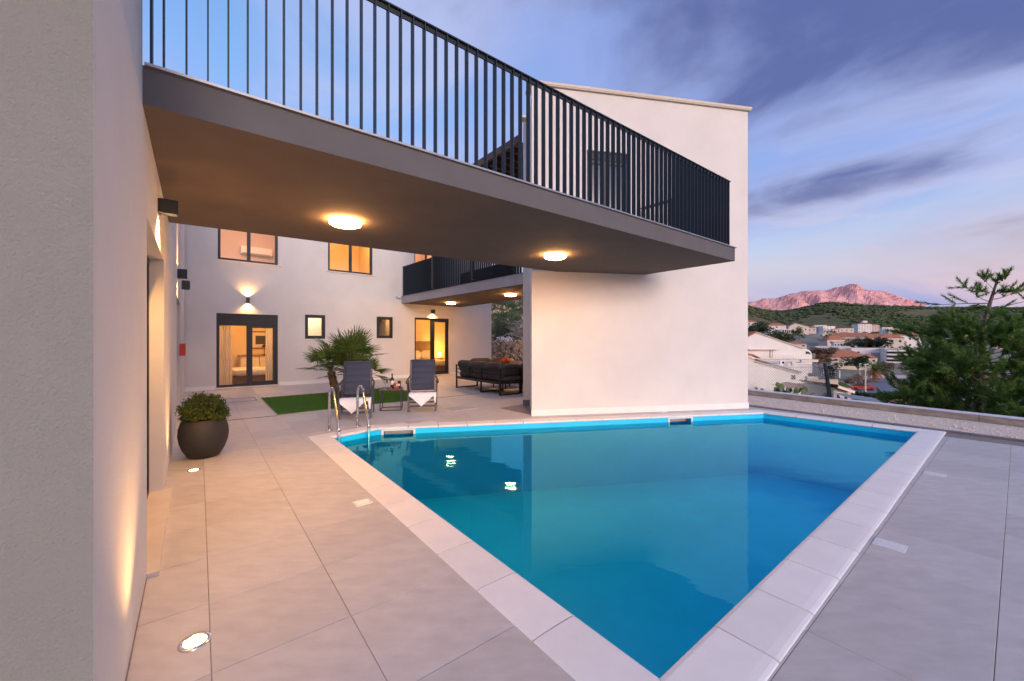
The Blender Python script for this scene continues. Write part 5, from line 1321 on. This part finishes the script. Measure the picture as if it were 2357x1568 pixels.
    mb = MB(); c = q(1062, 705); vs = [c + Vector((-.55, -.05, -.25))] + [c + Vector((-.55 + 1.15 * math.sin(a), -.05, -.25 + .62 * math.cos(a))) for a in [k * math.pi / 16 for k in range(9)]]; mb.add(vs, (tuple(range(10)),)); mb.build('arched_window', 'winpane', t)
    mb = MB(); a, b = q(-120, 815, Y - 3), q(1215, 830, Y - 3); mb.box((a + b) / 2 + Vector((0, 1.4, 0)), (b.x - a.x, 3.0, .5)); mb.build('terrace_slab', 'house_cream', t)
    mb = MB(); a, b = q(565, 785, Y - 2.9), q(1165, 790, Y - 2.9)
    for i in range(25): p = a + (b - a) * (i / 24); mb.bar(p, p + Vector((0, 0, .95)), .03, .03)
    mb.bar(a + Vector((0, 0, .95)), b + Vector((0, 0, .95)), .05, .05); mb.bar(a + Vector((0, 0, .5)), b + Vector((0, 0, .5)), .03, .03); mb.build('handrail', 'galv', t)
    # near white house
    Y = 58; t = thing('low_white_house', 'near white house with sloping grey verge below the gable house', 'house')
    pr = [(-200, 1500), (-200, 600), (130, 755), (300, 815), (945, 1000), (925, 1500)]; fr = [q(*p, Y) for p in pr]; bk = [p + Vector((0, 9, 0)) for p in fr]; n = len(fr); mb = MB(); mb.add(fr, (tuple(range(n)),)); mb.add(fr + bk, [(i, (i + 1) % n, n + (i + 1) % n, n + i) for i in range(n)]); mb.build('wall', 'house_white', t)
    mb = MB(); mb.bar(q(270, 800, Y - .2), q(955, 997, Y - .2), .5, .14); mb.build('verge', 'roofgrey', t); mb = MB(); mb.bar(q(255, 835, Y - .2), q(940, 1020, Y - .2), .3, .06); mb.build('verge', 'house_cream', t)
    for (x, y, w, h) in ((833, 1075, .72, .78), (265, 1247, .40, .55), (352, 1262, .5, .45)): mb = MB(); c = q(x, y, Y); mb.box(c + Vector((0, -.02, 0)), (w, .1, h), mi=0); mb.box(c + Vector((0, -.05, 0)), (w * .86, .06, h * .86), mi=1); mb.build('window', ['house_white', 'winpane'], t)
    mb = MB(); a = q(-200, 640, Y - .4); b = q(205, 735, Y - .4); mb.bar(a, b, 1.0, .22); mb.bar(b, q(300, 778, Y - .4), 1.0, .12); mb.build('roof', 'rooftile', t)
    t = thing('white_annexe', 'white annexe wall with rooftop air conditioner between the two white houses', 'house'); mb = MB(); a, b = q(480, 860, 70), q(1055, 1500, 70); mb.box((a + b) / 2 + Vector((0, 3, 0)), (b.x - a.x, 6, a.z - b.z)); mb.build('wall', 'house_white', t)
    mb = MB(); mb.box(q(1090, 900, 72) + Vector((0, 2, -2)), (.5, .5, 6)); mb.build('pillar', 'house_cream', t)
    ac = thing('air_conditioner', 'white air conditioner unit on the annexe roof behind the fence', 'air conditioner', q(660, 880, 69)); mb = MB(); mb.box((0, 0, .35), (.8, .4, .6)); mb.build('body', 'white', ac); mb = MB(); mb.lathe([(0, 0), (.22, 0)], (.1, -.205, .35), 16, ax=Matrix.Rotation(rad(90), 3, 'X')); mb.build('fan', 'black', ac)
    cw = thing('roof_cowl', 'pinkish white chimney cowl on the annexe roof', 'chimney', q(825, 885, 69)); mb = MB(); mb.box((0, 0, .1), (.4, .4, .6)); mb.build('stack', 'house_pink', cw); mb = MB(); mb.box((0, 0, .48), (.55, .55, .14)); mb.build('cap', 'white', cw)
    t = thing('beige_wall', 'long beige block wall with yellowish top beside the leaning fence post', 'wall'); mb = MB(); a, b = q(1050, 1110, 45), q(1524, 1290, 45); mb.box((a + b) / 2 + Vector((0, .2, -1)), (b.x - a.x, .4, a.z - b.z + 2)); mb.build('wall', 'house_beige', t); mb = MB(); a, b = q(1050, 1065, 46), q(1220, 1130, 46); mb.box((a + b) / 2 + Vector((0, .2, 0)), (b.x - a.x, .4, a.z - b.z)); mb.build('wall', 'house_cream', t)
    t = thing('tile_canopy', 'small red tiled canopy roof behind the prickly pear', 'canopy'); mb = MB(); Yc = 40; ap = q(900, 1172, Yc); l_, r_ = q(805, 1240, Yc - 1), q(1100, 1258, Yc - 1); mb.add([ap, l_, r_, ap + Vector((.3, 2, 0)), l_ + Vector((0, 3, 0)), r_ + Vector((0, 3, 0))], ((0, 1, 2), (0, 3, 4, 1), (0, 2, 5, 3), (1, 4, 5, 2))); mb.build('roof', 'rooftile', t)
    for i in range(11): mb = MB(); p = l_ + (r_ - l_) * ((i + .7) / 11.5); mb.tube([ap + Vector((.02 * i, -.01, .02)), p + Vector((0, -.03, .03))], [.03, .05], 5); mb.build('tile_row', 'rooftile', t)
    mb = MB(); mb.bar(l_ + Vector((0, 0, -.06)), r_ + Vector((0, 0, -.06)), .1, .08); mb.bar(l_ + Vector((.2, .1, -.1)), l_ + Vector((.2, .1, -3.2)), .12, .12); mb.bar(r_ + Vector((-.2, .1, -.1)), r_ + Vector((-.2, .1, -3.2)), .12, .12); mb.build('frame', 'house_white', t)
    # little house with curtained window
    Y = 36; t = thing('garden_house', 'little beige house with curtained window and orange roof below the kerb', 'house'); a, b = q(1455, 1290, Y), q(1720, 1290, Y); zb = q(0, 1560, Y).z - 3; mb = MB(); mb.box(Vector(((a.x + b.x) / 2, Y + 2, (a.z + .3 + zb) / 2)), (b.x - a.x, 4, a.z + .3 - zb)); mb.build('wall', 'house_beige', t)
    mb = MB(); l_, r_ = q(1520, 1205, Y - .5), q(1770, 1290, Y - .5); mb.add([l_, r_, r_ + Vector((0, 5, 0)), l_ + Vector((0, 5, 0)), l_ + Vector((0, 0, .1)), r_ + Vector((0, 0, .1)), r_ + Vector((0, 5, .1)), l_ + Vector((0, 5, .1))], ((0, 1, 2, 3), (4, 5, 6, 7), (0, 1, 5, 4), (1, 2, 6, 5))); mb.build('roof', 'rooftile', t); mb = MB(); mb.bar(q(1520, 1222, Y - .52), q(1775, 1305, Y - .52), .08, .2); mb.build('eave', 'house_white', t)
    for x in (1530, 1622):
        c = q(x, 1365, Y); mb = MB(); mb.box(c + Vector((0, -.02, 0)), (.50, .08, .72)); wd = mb.build('window', 'white', t); mb = MB(); mb.box(c + Vector((0, -.05, 0)), (.42, .05, .62)); mb.build('pane', 'winpane', wd); mb = MB(); sg = 1 if x > 1600 else -1; mb.add([c + Vector((-.21 * sg, -.078, .31)), c + Vector((.21 * sg, -.078, .31)), c + Vector((-.05 * sg, -.078, -.05)), c + Vector((-.21 * sg, -.078, -.31))], ((0, 1, 2, 3),)); mb.build('curtain', 'curtain', wd)
    # white railings / frame roof below the kerb
    t = thing('garden_trellis', 'white slatted trellis roof below the kerb beside the little house', 'trellis'); a, b = P(1962, 917, 27), P(2060, 932, 24); dv = b - a
    for i in range(7): mb = MB(); o = Vector((.0, .25 * i, .03 * i)); mb.bar(a + o, b + o, .05, .04); mb.build('slat', 'white', t)
    for i in range(6): mb = MB(); p = a + dv * (i / 5); mb.bar(p, p + Vector((0, 1.7, .2)), .04, .05); mb.build('cross_bar', 'white', t)
    for i in (0, 5): mb = MB(); p = a + dv * (i / 5) + Vector((0, .8, -.05)); mb.bar(p, p + Vector((0, 0, -4)), .08, .08); mb.build('post', 'white', t)
    t = thing('red_canopy', 'red tiled canopy roof beneath the pine just past the kerb', 'canopy'); c = P(2178, 932, 22); mb = MB(); mb.add([c + Vector(v) for v in ((-.75, 0, -.2), (.75, 0, -.25), (.55, 1.5, .18), (-.35, 1.5, .18), (.7, 3, -.2), (-.7, 3, -.2))], ((0, 1, 2, 3), (3, 2, 4, 5), (0, 3, 5), (1, 4, 2), (0, 5, 4, 1))); mb.build('roof', 'rooftile', t)
    for i in range(8): mb = MB(); mb.tube([c + Vector((-.7 + .2 * i, -.01, -.18)), c + Vector((-.32 + .12 * i, 1.5, .20))], .03, 5); mb.build('tile_row', 'rooftile', t)
    for x in (-.65, .65): mb = MB(); mb.bar(c + Vector((x, .2, -.24)), c + Vector((x, .2, -5)), .1, .1); mb.build('post', 'white', t)
    # colonnade
    t = thing('colonnade', 'row of white columns carrying a flat roof left of the date palm', 'pergola'); Y = 112; a, b = q(1540, 1085, Y), q(1850, 1020, Y); zt = q(1540, 950, Y).z
    for i in range(8): mb = MB(); p = a + (b - a) * (i / 7); p.y += 2.5 * i; mb.bar((p.x, p.y, -9.2), (p.x, p.y, zt - .4), .32, .32); mb.build('column', 'house_white', t)
    mb = MB(); mb.bar((a.x - 4, Y - 1, zt), (b.x + .6, Y + 18.5, zt), 1.6, .5); mb.build('roof', 'roofgrey', t); mb = MB(); mb.bar((a.x - 4, Y + 1.2, zt - 1.8), (b.x + .4, Y + 20.5, zt - 1.8), .3, 3.0); mb.build('back_wall', 'house_pink', t)
    # road, car park
    mb = MB(); mb.prism([V2(G(x, y, -8.95)) for x, y in ((2000, 912), (1975, 896), (2003, 870), (2100, 873), (2230, 905), (2330, 960), (2180, 985), (2080, 945))], -8.99, -8.95); struct(mb.build('road', 'asphalt'))
    mb = MB(); mb.prism([V2(G(x, y, -8.95)) for x, y in ((1935, 878), (2010, 862), (2140, 866), (2100, 872.3), (2003, 869.5), (1972, 893))], -8.99, -8.93); struct(mb.build('pavement', 'house_pink'))
    mb = MB(); mb.prism([V2(G(x, y, -8.9)) for x, y in ((1928, 882), (1936, 879), (1972, 897), (1960, 900))], -8.99, -8.85); stuff(tag(mb.build('lawn', 'turf'), 'strip of green lawn beside the street', 'grass'))
    c = thing('parked_car', 'low red car parked by the street lamp', 'car', G(1985, 898.5, -9), rad(-25))
    mb = MB(); pf = [(-2.1, .35), (-2.1, .75), (-1.5, .85), (-.9, 1.35), (.5, 1.38), (1.2, .9), (2.0, .75), (2.1, .4)]; vs = [(x, -.8, z) for x, z in pf] + [(x, .8, z) for x, z in pf]; n = 8; mb.add(vs, [tuple(range(n)), tuple(range(2 * n - 1, n - 1, -1))] + [(i, (i + 1) % n, n + (i + 1) % n, n + i) for i in range(n)]); mb.build('body', 'carpaint', c)
    for x in (-1.3, 1.3):
        for y in (-.78, .78): mb = MB(); mb.lathe([(0, -.1), (.33, -.1), (.33, .1), (0, .1)], (x, y, .33), 14, ax=Matrix.Rotation(rad(90), 3, 'X')); mb.build('wheel', 'black', c)
    mb = MB(); mb.box((-.2, 0, 1.12), (1.7, 1.63, .30)); mb.build('side_windows', 'winpane', c)
    # street lamps
    for x, y0, y1, Y, l in ((1992, 839, 905, 70, 'tall pale street lamp left of the date palm'), (1979, 838, 862, 120, 'short far street lamp in front of the villa shrub')):
        b = P(x, y1, Y); h = (y1 - y0) * Y / F; t = thing('street_lamp', l, 'street lamp', b, group='street lamps'); mb = MB(); mb.tube([(0, 0, -1), (0, 0, h)], [.12, .09], 8); mb.build('pole', 'house_cream', t); mb = MB(); mb.bar((-.3, 0, h), (.5, 0, h + .06), .2, .1); mb.build('lamp_head', 'galv', t)
    # pylons on the hill
    for x, y0, y1, Y, l in ((2111, 746, 772, 760, 'rusty lattice pylon left of the pine, nearer one'), (2119, 698, 712, 1400, 'thin lattice pylon on the hilltop near the mountain foot')):
        b = P(x, y1, Y); h = (y1 - y0) * Y / F; t = thing('pylon', l, 'pylon', b, group='pylons'); mb = MB(); w = h * .13; m_ = h * .012
        for i in range(7):
            z0, z1 = h * i / 7, h * (i + 1) / 7; a0, a1 = w * (1 - i / 8), w * (1 - (i + 1) / 8)
            for sx in (-1, 1):
                for sy in (-1, 1): mb.bar((sx * a0, sy * a0, z0), (sx * a1, sy * a1, z1), m_ * 2, m_ * 2)
                mb.bar((sx * a0, -a0, z0), (-sx * a1, -a1, z1), m_, m_)
        mb.build('mast', 'roofbrown', t)
        mb = MB()
        for z in (.78, .9): mb.bar((-w * 1.6, 0, h * z), (w * 1.6, 0, h * z), m_ * 2, m_ * 2)
        mb.build('cross_arm', 'roofbrown', t)
town()

def greenery():
    hz = lambda X, Y: hterr(X, Y)
    def at(x, yb, Y): return P(x, yb, Y)
    bare_tree('big bare brown plane tree right of the white gable house', at(1888, 850, 108), 12.0, 12, 'bareb', 3, 4, .34, 8, rmin=.045)
    bare_tree('small bare tree left of the street lamp', at(1962, 898, 78), 5.2, 5, 'bareb', 5, 4, .09, 5, rmin=.02); bare_tree('small bare tree right behind the street lamp', at(1984, 900, 74), 6.0, 5, 'bareb', 6, 4, .10, 5, rmin=.02)
    bare_tree('bare tree by the road left of the pine', at(2072, 905, 58), 4.6, 5.0, 'bareb', 8, 4, .10, 5, rmin=.015); bare_tree('bare young tree above the round shrubs near the pine', at(2134, 935, 34), 3.0, 2.2, 'bareb', 9, 3, .05, 5, rmin=.009)
    # date palm
    b = at(2013, 874, 100); t = thing('date_palm', 'date palm with drooping brown lower fronds beside the car park', 'palm', b); mb = MB(); mb.tube([(0, 0, -.5), (0, 0, 2.3)], [.45, .38], 10); mb.build('trunk', 'palmbark', t); rr = random.Random(8)
    for i in range(64):
        an = 2.399 * i; el = 1.35 - 2.2 * i / 64; m = MB(); d = Vector((math.cos(an) * math.cos(el), math.sin(an) * math.cos(el), math.sin(el))); p = Vector((0, 0, 2.4)); pts = [p.copy()]
        for k in range(6): p = p + d * .5; d = (d + Vector((0, 0, -.17))).normalized(); pts.append(p.copy())
        sd_ = d.cross(Vector((0, 0, 1)));  sd_ = sd_.normalized() if sd_.length > .01 else Vector((1, 0, 0))
        for k in range(6):
            for sg in (-1, 1):
                for j in range(2): q = pts[k] + (pts[k + 1] - pts[k]) * (j * .5); m.add([q, q + (pts[k + 1] - pts[k]) * .3, q + sd_ * sg * .42 + (pts[k + 1] - pts[k]) * .6 + Vector((0, 0, -.12))], ((0, 1, 2),))
        m.tube(pts, .03, 3); m.build('frond', 'palmleaf' if i < 36 else 'cone', t)
    sh = [('dark round shrub in front of the yellowish villa', 1975, 846, 132, (4.6, 3, 2.2), 'leafdark'), ('dark tree left of the white villa with arches', 1752, 770, 290, (9, 7, 6.0), 'leafdark'), ('dark little tree at the left edge of the town', 1728, 770, 280, (6, 5, 4), 'leafdark'), ('pale green bush beside the cream gabled house', 1831, 770, 300, (5, 4, 3.5), 'leafolive'),
          ('wide dark pine clump in front of the white house, left one', 1992, 806, 190, (5.5, 4, 3.2), 'leafdark'), ('wide dark pine clump in front of the white house, right one', 2015, 806, 188, (7, 4, 3.6), 'leafdark'), ('dark tree beside the low red roof', 1950, 812, 180, (5.0, 4, 3.6), 'leafdark'), ('reddish brown bush right of the date palm', 2042, 858, 105, (3.2, 2.5, 2.2), 'palmbark'),
          ('dark green hedge in front of the little beige house, left part', 1988, 935, 44, (2.2, 1.4, .95), 'leafdark'), ('dark green hedge in front of the little beige house, right part', 2022, 937, 43, (2.2, 1.4, .95), 'leafdark'), ('grey green round shrub just past the kerb', 2062, 940, 30, (1.10, 1.0, .78), 'leafolive'), ('darker green round shrub just past the kerb beside the pine', 2104, 946, 28, (1.15, 1.0, .80), 'leafmid'), ('small dark bush at the foot of the leaning fence post', 1899, 927, 22, (.26, .3, .38), 'leafdark'), ('dark bush behind the leaning fence post', 1906, 868, 70, (1.6, 1.4, 1.6), 'leafdark')]
    for i, (l, x, y, Y, r3, m) in enumerate(sh): shrub(l, P(x, y, Y), r3, m, 1300, r3[0] * .13, 40 + i)
    mb = MB(); rr = random.Random(77)
    for i in range(60):
        x, Y = rr.uniform(1815, 1830), 0
    # green bank left of the villa
    shrub('bright green bank of bushes below the villa with arches', P(1797, 790, 230), (9, 5, 4.5), 'leafmid', 1500, .9, 90)
    # scattered trees among the houses: one mass each side
    for i in range(26):
        x = rr.uniform(1730, 2100); Y = rr.uniform(220, 620); X = (x - CX) / F * Y; z = hz(X, Y); s_ = rr.uniform(2.5, 5)
        leaf_mass(mb, (X, Y, z + s_ * .5), (s_ * 1.2, s_, s_ * .9), 160, s_ * .3, rr)
    stuff(tag(mb.build('town_trees', 'leafdark'), 'dark trees scattered between the houses of the far town', 'trees'))
    # ---------------- pine
    base = Vector((12.9, 10.9, -3.2)); t = thing('pine_tree', 'big windblown pine tree rising past the kerb at the right edge', 'tree', (0, 0, 0)); rr = random.Random(31)
    top = P(2300, 628, 10.6); tk = MB(); pts = [base, base + Vector((-.05, 0, 2.0)), P(2262, 760, 10.8), P(2278, 700, 10.7), P(2290, 662, 10.6), top]; tk.tube(pts, [.12, .09, .055, .04, .026, .012], 8); tk.build('trunk', 'pinebark', t, True)
    br = MB(); nd_ = MB(); cn = MB()
    def tuft(p, d, n, l):
        d = d.normalized(); u = d.orthogonal().normalized(); v = d.cross(u)
        for i in range(n):
            a_ = rr.uniform(0, 6.28); sp = rr.uniform(.25, .95); e = (d + (u * math.cos(a_) + v * math.sin(a_)) * sp).normalized(); b0 = p - d * rr.uniform(0, l * .9); w = e.cross(Vector((rr.gauss(0, 1), rr.gauss(0, 1), rr.gauss(0, 1)))).normalized() * .008; ll = l * rr.uniform(.7, 1.15)
            nd_.add([b0 - w, b0 + w, b0 + e * ll], ((0, 1, 2),))
    def twig(p, d, l, lv, dens):
        n = 4; q = p.copy(); dd = d.copy(); ps = [q.copy()]
        for i in range(n): dd = (dd + Vector((rr.gauss(0, .12), rr.gauss(0, .12), rr.gauss(.05, .10)))).normalized(); q = q + dd * l / n; ps.append(q.copy())
        br.tube(ps, [max(.004, l * .016 * (1 - .6 * i / n)) for i in range(n + 1)], 4, 0, False)
        if lv == 0:
            for k in range(1, n + 1): tuft(ps[k], (ps[k] - ps[k - 1]), dens, .125)
            if rr.random() < .035: cn.blob(ps[2] + Vector((0, 0, -.03)), (.026, .026, .04), len(cn.v), 0, .2)
            return
        for k in range(6 if lv > 1 else 5):
            s_ = rr.uniform(.25, 1.0); b = ps[min(n, max(1, int(s_ * n + .5)))]; sd_ = Vector((rr.gauss(0, 1), rr.gauss(0, 1), rr.gauss(.12, .55))).normalized(); twig(b, (dd * .9 + sd_ * .75).normalized(), l * rr.uniform(.38, .6), lv - 1, dens)
        twig(ps[-1], dd, l * .5, lv - 1, dens)
    # open top: a few branches off the leader, as seen against the sky
    for (x0, y0), (x1, y1), lv in (((2290, 655), (2335, 632), 1), ((2286, 665), (2238, 640), 1), ((2283, 672), (2228, 690), 1), ((2278, 695), (2190, 668), 1), ((2277, 698), (2172, 690), 1), ((2284, 675), (2340, 668), 1), ((2279, 690), (2355, 690), 1), ((2275, 705), (2240, 715), 1), ((2293, 650), (2262, 628), 0), ((2295, 645), (2318, 640), 0), ((2272, 720), (2350, 712), 1), ((2268, 735), (2180, 735), 1)):
        a, b = P(x0, y0, 10.65), P(x1, y1, 10.65 + rr.uniform(-.5, .5)); twig(a, (b - a).normalized(), (b - a).length * .75, lv, 18)
    twig(pts[-2], Vector((.15, 0, 1)), .35, 0, 10)
    # dense body of foliage
    for i in range(100):
        z0 = rr.uniform(-1.9, 1.75); f = (z0 + 1.9) / 3.65; p = Vector(interp3([(-3.2, pts[0]), (-1.2, pts[1]), (pts[2].z, pts[2]), (3, pts[3])], z0)); an = rr.uniform(0, 6.28); R_ = (1.2 if f < .75 else 1.2 - (f - .75) * 2.4) * rr.uniform(.6, 1.0)
        d = Vector((math.cos(an), math.sin(an), rr.uniform(.0, .45))).normalized(); twig(p + d * R_ * .22, d, R_, 2, 13)
    br.build('branches', 'pinebark', t); stuff(nd_.build('crown', 'pineneedle', t)); stuff(cn.build('cones', 'cone', t))
    # ---------------- chain link fence, post, prickly pear
    t = thing('chain_link_fence', 'sagging chain-link fence with leaning dark post beyond the kerb', 'fence'); mb = MB(); Y0 = 13.0; a0, a1 = P(1690, 838, Y0), P(1900, 846, Y0); zb = -.7; w_ = a1.x - a0.x; hgt = a0.z - zb; s_ = .082; nxt = int(w_ / s_)
    for i in range(-int(hgt / s_), nxt + int(hgt / s_)):
        for sg in (1, -1):
            x0 = a0.x + i * s_; p = Vector((x0, Y0, zb)); q = Vector((x0 + sg * hgt, Y0, zb + hgt)); 
            lo, hi = a0.x, a1.x
            def cut(p, q):
                t0, t1 = 0, 1; dx = q.x - p.x
                ta, tb = (lo - p.x) / dx, (hi - p.x) / dx
                t0, t1 = max(t0, min(ta, tb)), min(t1, max(ta, tb)); return (p + (q - p) * t0, p + (q - p) * t1) if t1 > t0 else None
            c = cut(p, q)
            if c: mb.bar(c[0], c[1], .009, .009)
    mb.build('wire_mesh', 'galv', t); mb = MB(); mb.tube([P(1912, 930, 13.0), P(1905, 880, 13.0), P(1898, 836, 13.0)], [.06, .055, .048], 8); mb.build('post', 'postgreen', t); mb = MB(); mb.tube([a0, (a0 + a1) / 2 + Vector((0, 0, -.05)), a1], .006, 5); mb.build('top_wire', 'galv', t)
    t = thing('prickly_pear', 'prickly pear cactus with flat green pads growing along the kerb', 'cactus'); rr = random.Random(12)
    def pad(c, d, s_, nrm):
        mb = MB(); u = d.normalized(); v = nrm.cross(u).normalized(); n_ = v.cross(u); mb.soft(c, (s_ * .68, s_ * .12, s_), v, n_, u, e=1.0, n=12); mb.build('pad', 'cactus', t, True)
    for i in range(30):
        x = rr.uniform(1778, 1875); Yk = 12.2; b = P(x, 921, Yk + rr.uniform(-.3, .3)); k = 1 if x > 1850 or x < 1795 else rr.choice((1, 2, 2)); u = Vector((rr.gauss(0, .45), rr.gauss(0, .2), 1)).normalized()
        for j in range(k): s_ = rr.uniform(.17, .25); b = b + u * s_ * .5; pad(b, u, s_, Vector((rr.gauss(0, .5), 1, 0)).normalized()); b = b + u * s_ * .42; u = (u + Vector((rr.gauss(0, .5), rr.gauss(0, .3), .2))).normalized()
    for x, y, s_ in ((1791, 886, .20), (1799, 893, .26), (1788, 899, .26)): pad(P(x, y, 12.2), Vector((-.5 if x < 1795 else .3, 0, 1)), s_, Vector((.2, 1, 0)))
    # ---------------- courtyard end: rock wall, hillside plants
    t = thing('rock_wall', 'rough brown dry-stone retaining wall behind the sofa', 'wall'); rr = random.Random(17); meshes = []
    for i in range(8):
        m = MB(); m.blob((0, 0, 0), (.5, .42, .5), i * 3 + 1, 2, .42); meshes.append(m.mesh('stone', 'rock', False))
    k = 0
    for row in range(11):
        x = -3.2
        while x < 2.6:
            s_ = rr.uniform(.16, .36); o = bpy.data.objects.new('stone', meshes[k % 8]); k += 1; COL.objects.link(o); o.parent = t
            o.location = (x, 21.6 + row * .055 + rr.uniform(-.08, .08), .02 + row * .135 + rr.uniform(-.03, .03)); o.scale = (s_ * 1.25, s_ * 1.1, s_ * .85); o.rotation_euler = (rr.uniform(-.4, .4), rr.uniform(-.4, .4), rr.uniform(0, 6.28)); x += s_ * .95
    mb = MB(); mb.box((-.3, 22.5, .55), (7, 1.0, 1.6)); mb.build('core', 'rock', t)
    for i, (l, x, y, Y, r3, m, n) in enumerate((('grey green bush at the corner of the rear house', 1146, 796, 25, (.9, .8, 1.0), 'leafolive', 2600), ('bright green bush on the stone wall', 1180, 790, 25.5, (.75, .7, .55), 'leafmid', 2200), ('green shrub on the slope above the stone wall, left', 1150, 755, 42, (1.7, 1.4, 1.1), 'leafmid', 1800), ('green shrub on the slope above the stone wall, right', 1192, 748, 46, (1.6, 1.4, 1.1), 'leafdark', 1800), ('dark shrub high on the slope under the rear balcony', 1140, 722, 60, (2.0, 1.6, 1.3), 'leafdark', 1500), ('green shrub high on the slope beside the white block', 1180, 715, 66, (2.2, 1.8, 1.4), 'leafmid', 1500))):
        shrub(l, P(x, y, Y), r3, m, n, r3[0] * .085, 60 + i)
    mb = MB(); rr = random.Random(3)
    for i in range(260): a_ = rr.uniform(0, 6.28); p = P(1162, 789, 24) + Vector((rr.gauss(0, .25), rr.gauss(0, .2), rr.gauss(.15, .12))); mb.blob(p, rr.uniform(.018, .04), i, 0, .2)
    tag(stuff(mb.build('blossom', 'flowerwhite')), 'white blossom on top of the stone wall', 'flowers')
    bare_tree('pale bare shrub leaning over the stone wall', P(1204, 792, 24.2), 3.0, 2.6, 'bareg', 14, 4, .04, 5, lean=(-.35, 0), rmin=.007)
    mb = MB()
    for i in range(900):
        x, Y = rr.uniform(1110, 1230), rr.uniform(28, 130); X = (x - CX) / F * Y; z = hz(X, Y)
        if rr.random() < .35: mb.blob((X, Y, z), (rr.uniform(.2, .5), rr.uniform(.2, .5), rr.uniform(.12, .3)), i, 0, .4, 1)
        else: s_ = rr.uniform(.3, .8); leaf_mass(mb, (X, Y, z + s_ * .3), (s_, s_, s_ * .8), 40, s_ * .25, rr)
    stuff(tag(mb.build('slope_scrub', ['leafmid', 'rock']), 'scrub and pale stones on the hillside behind the stone wall', 'scrub'))
def interp3(tb, z):
    for (a, p), (b, q) in zip(tb, tb[1:]):
        if z <= b: return p + (q - p) * ((z - a) / (b - a))
    return tb[-1][1]
greenery()
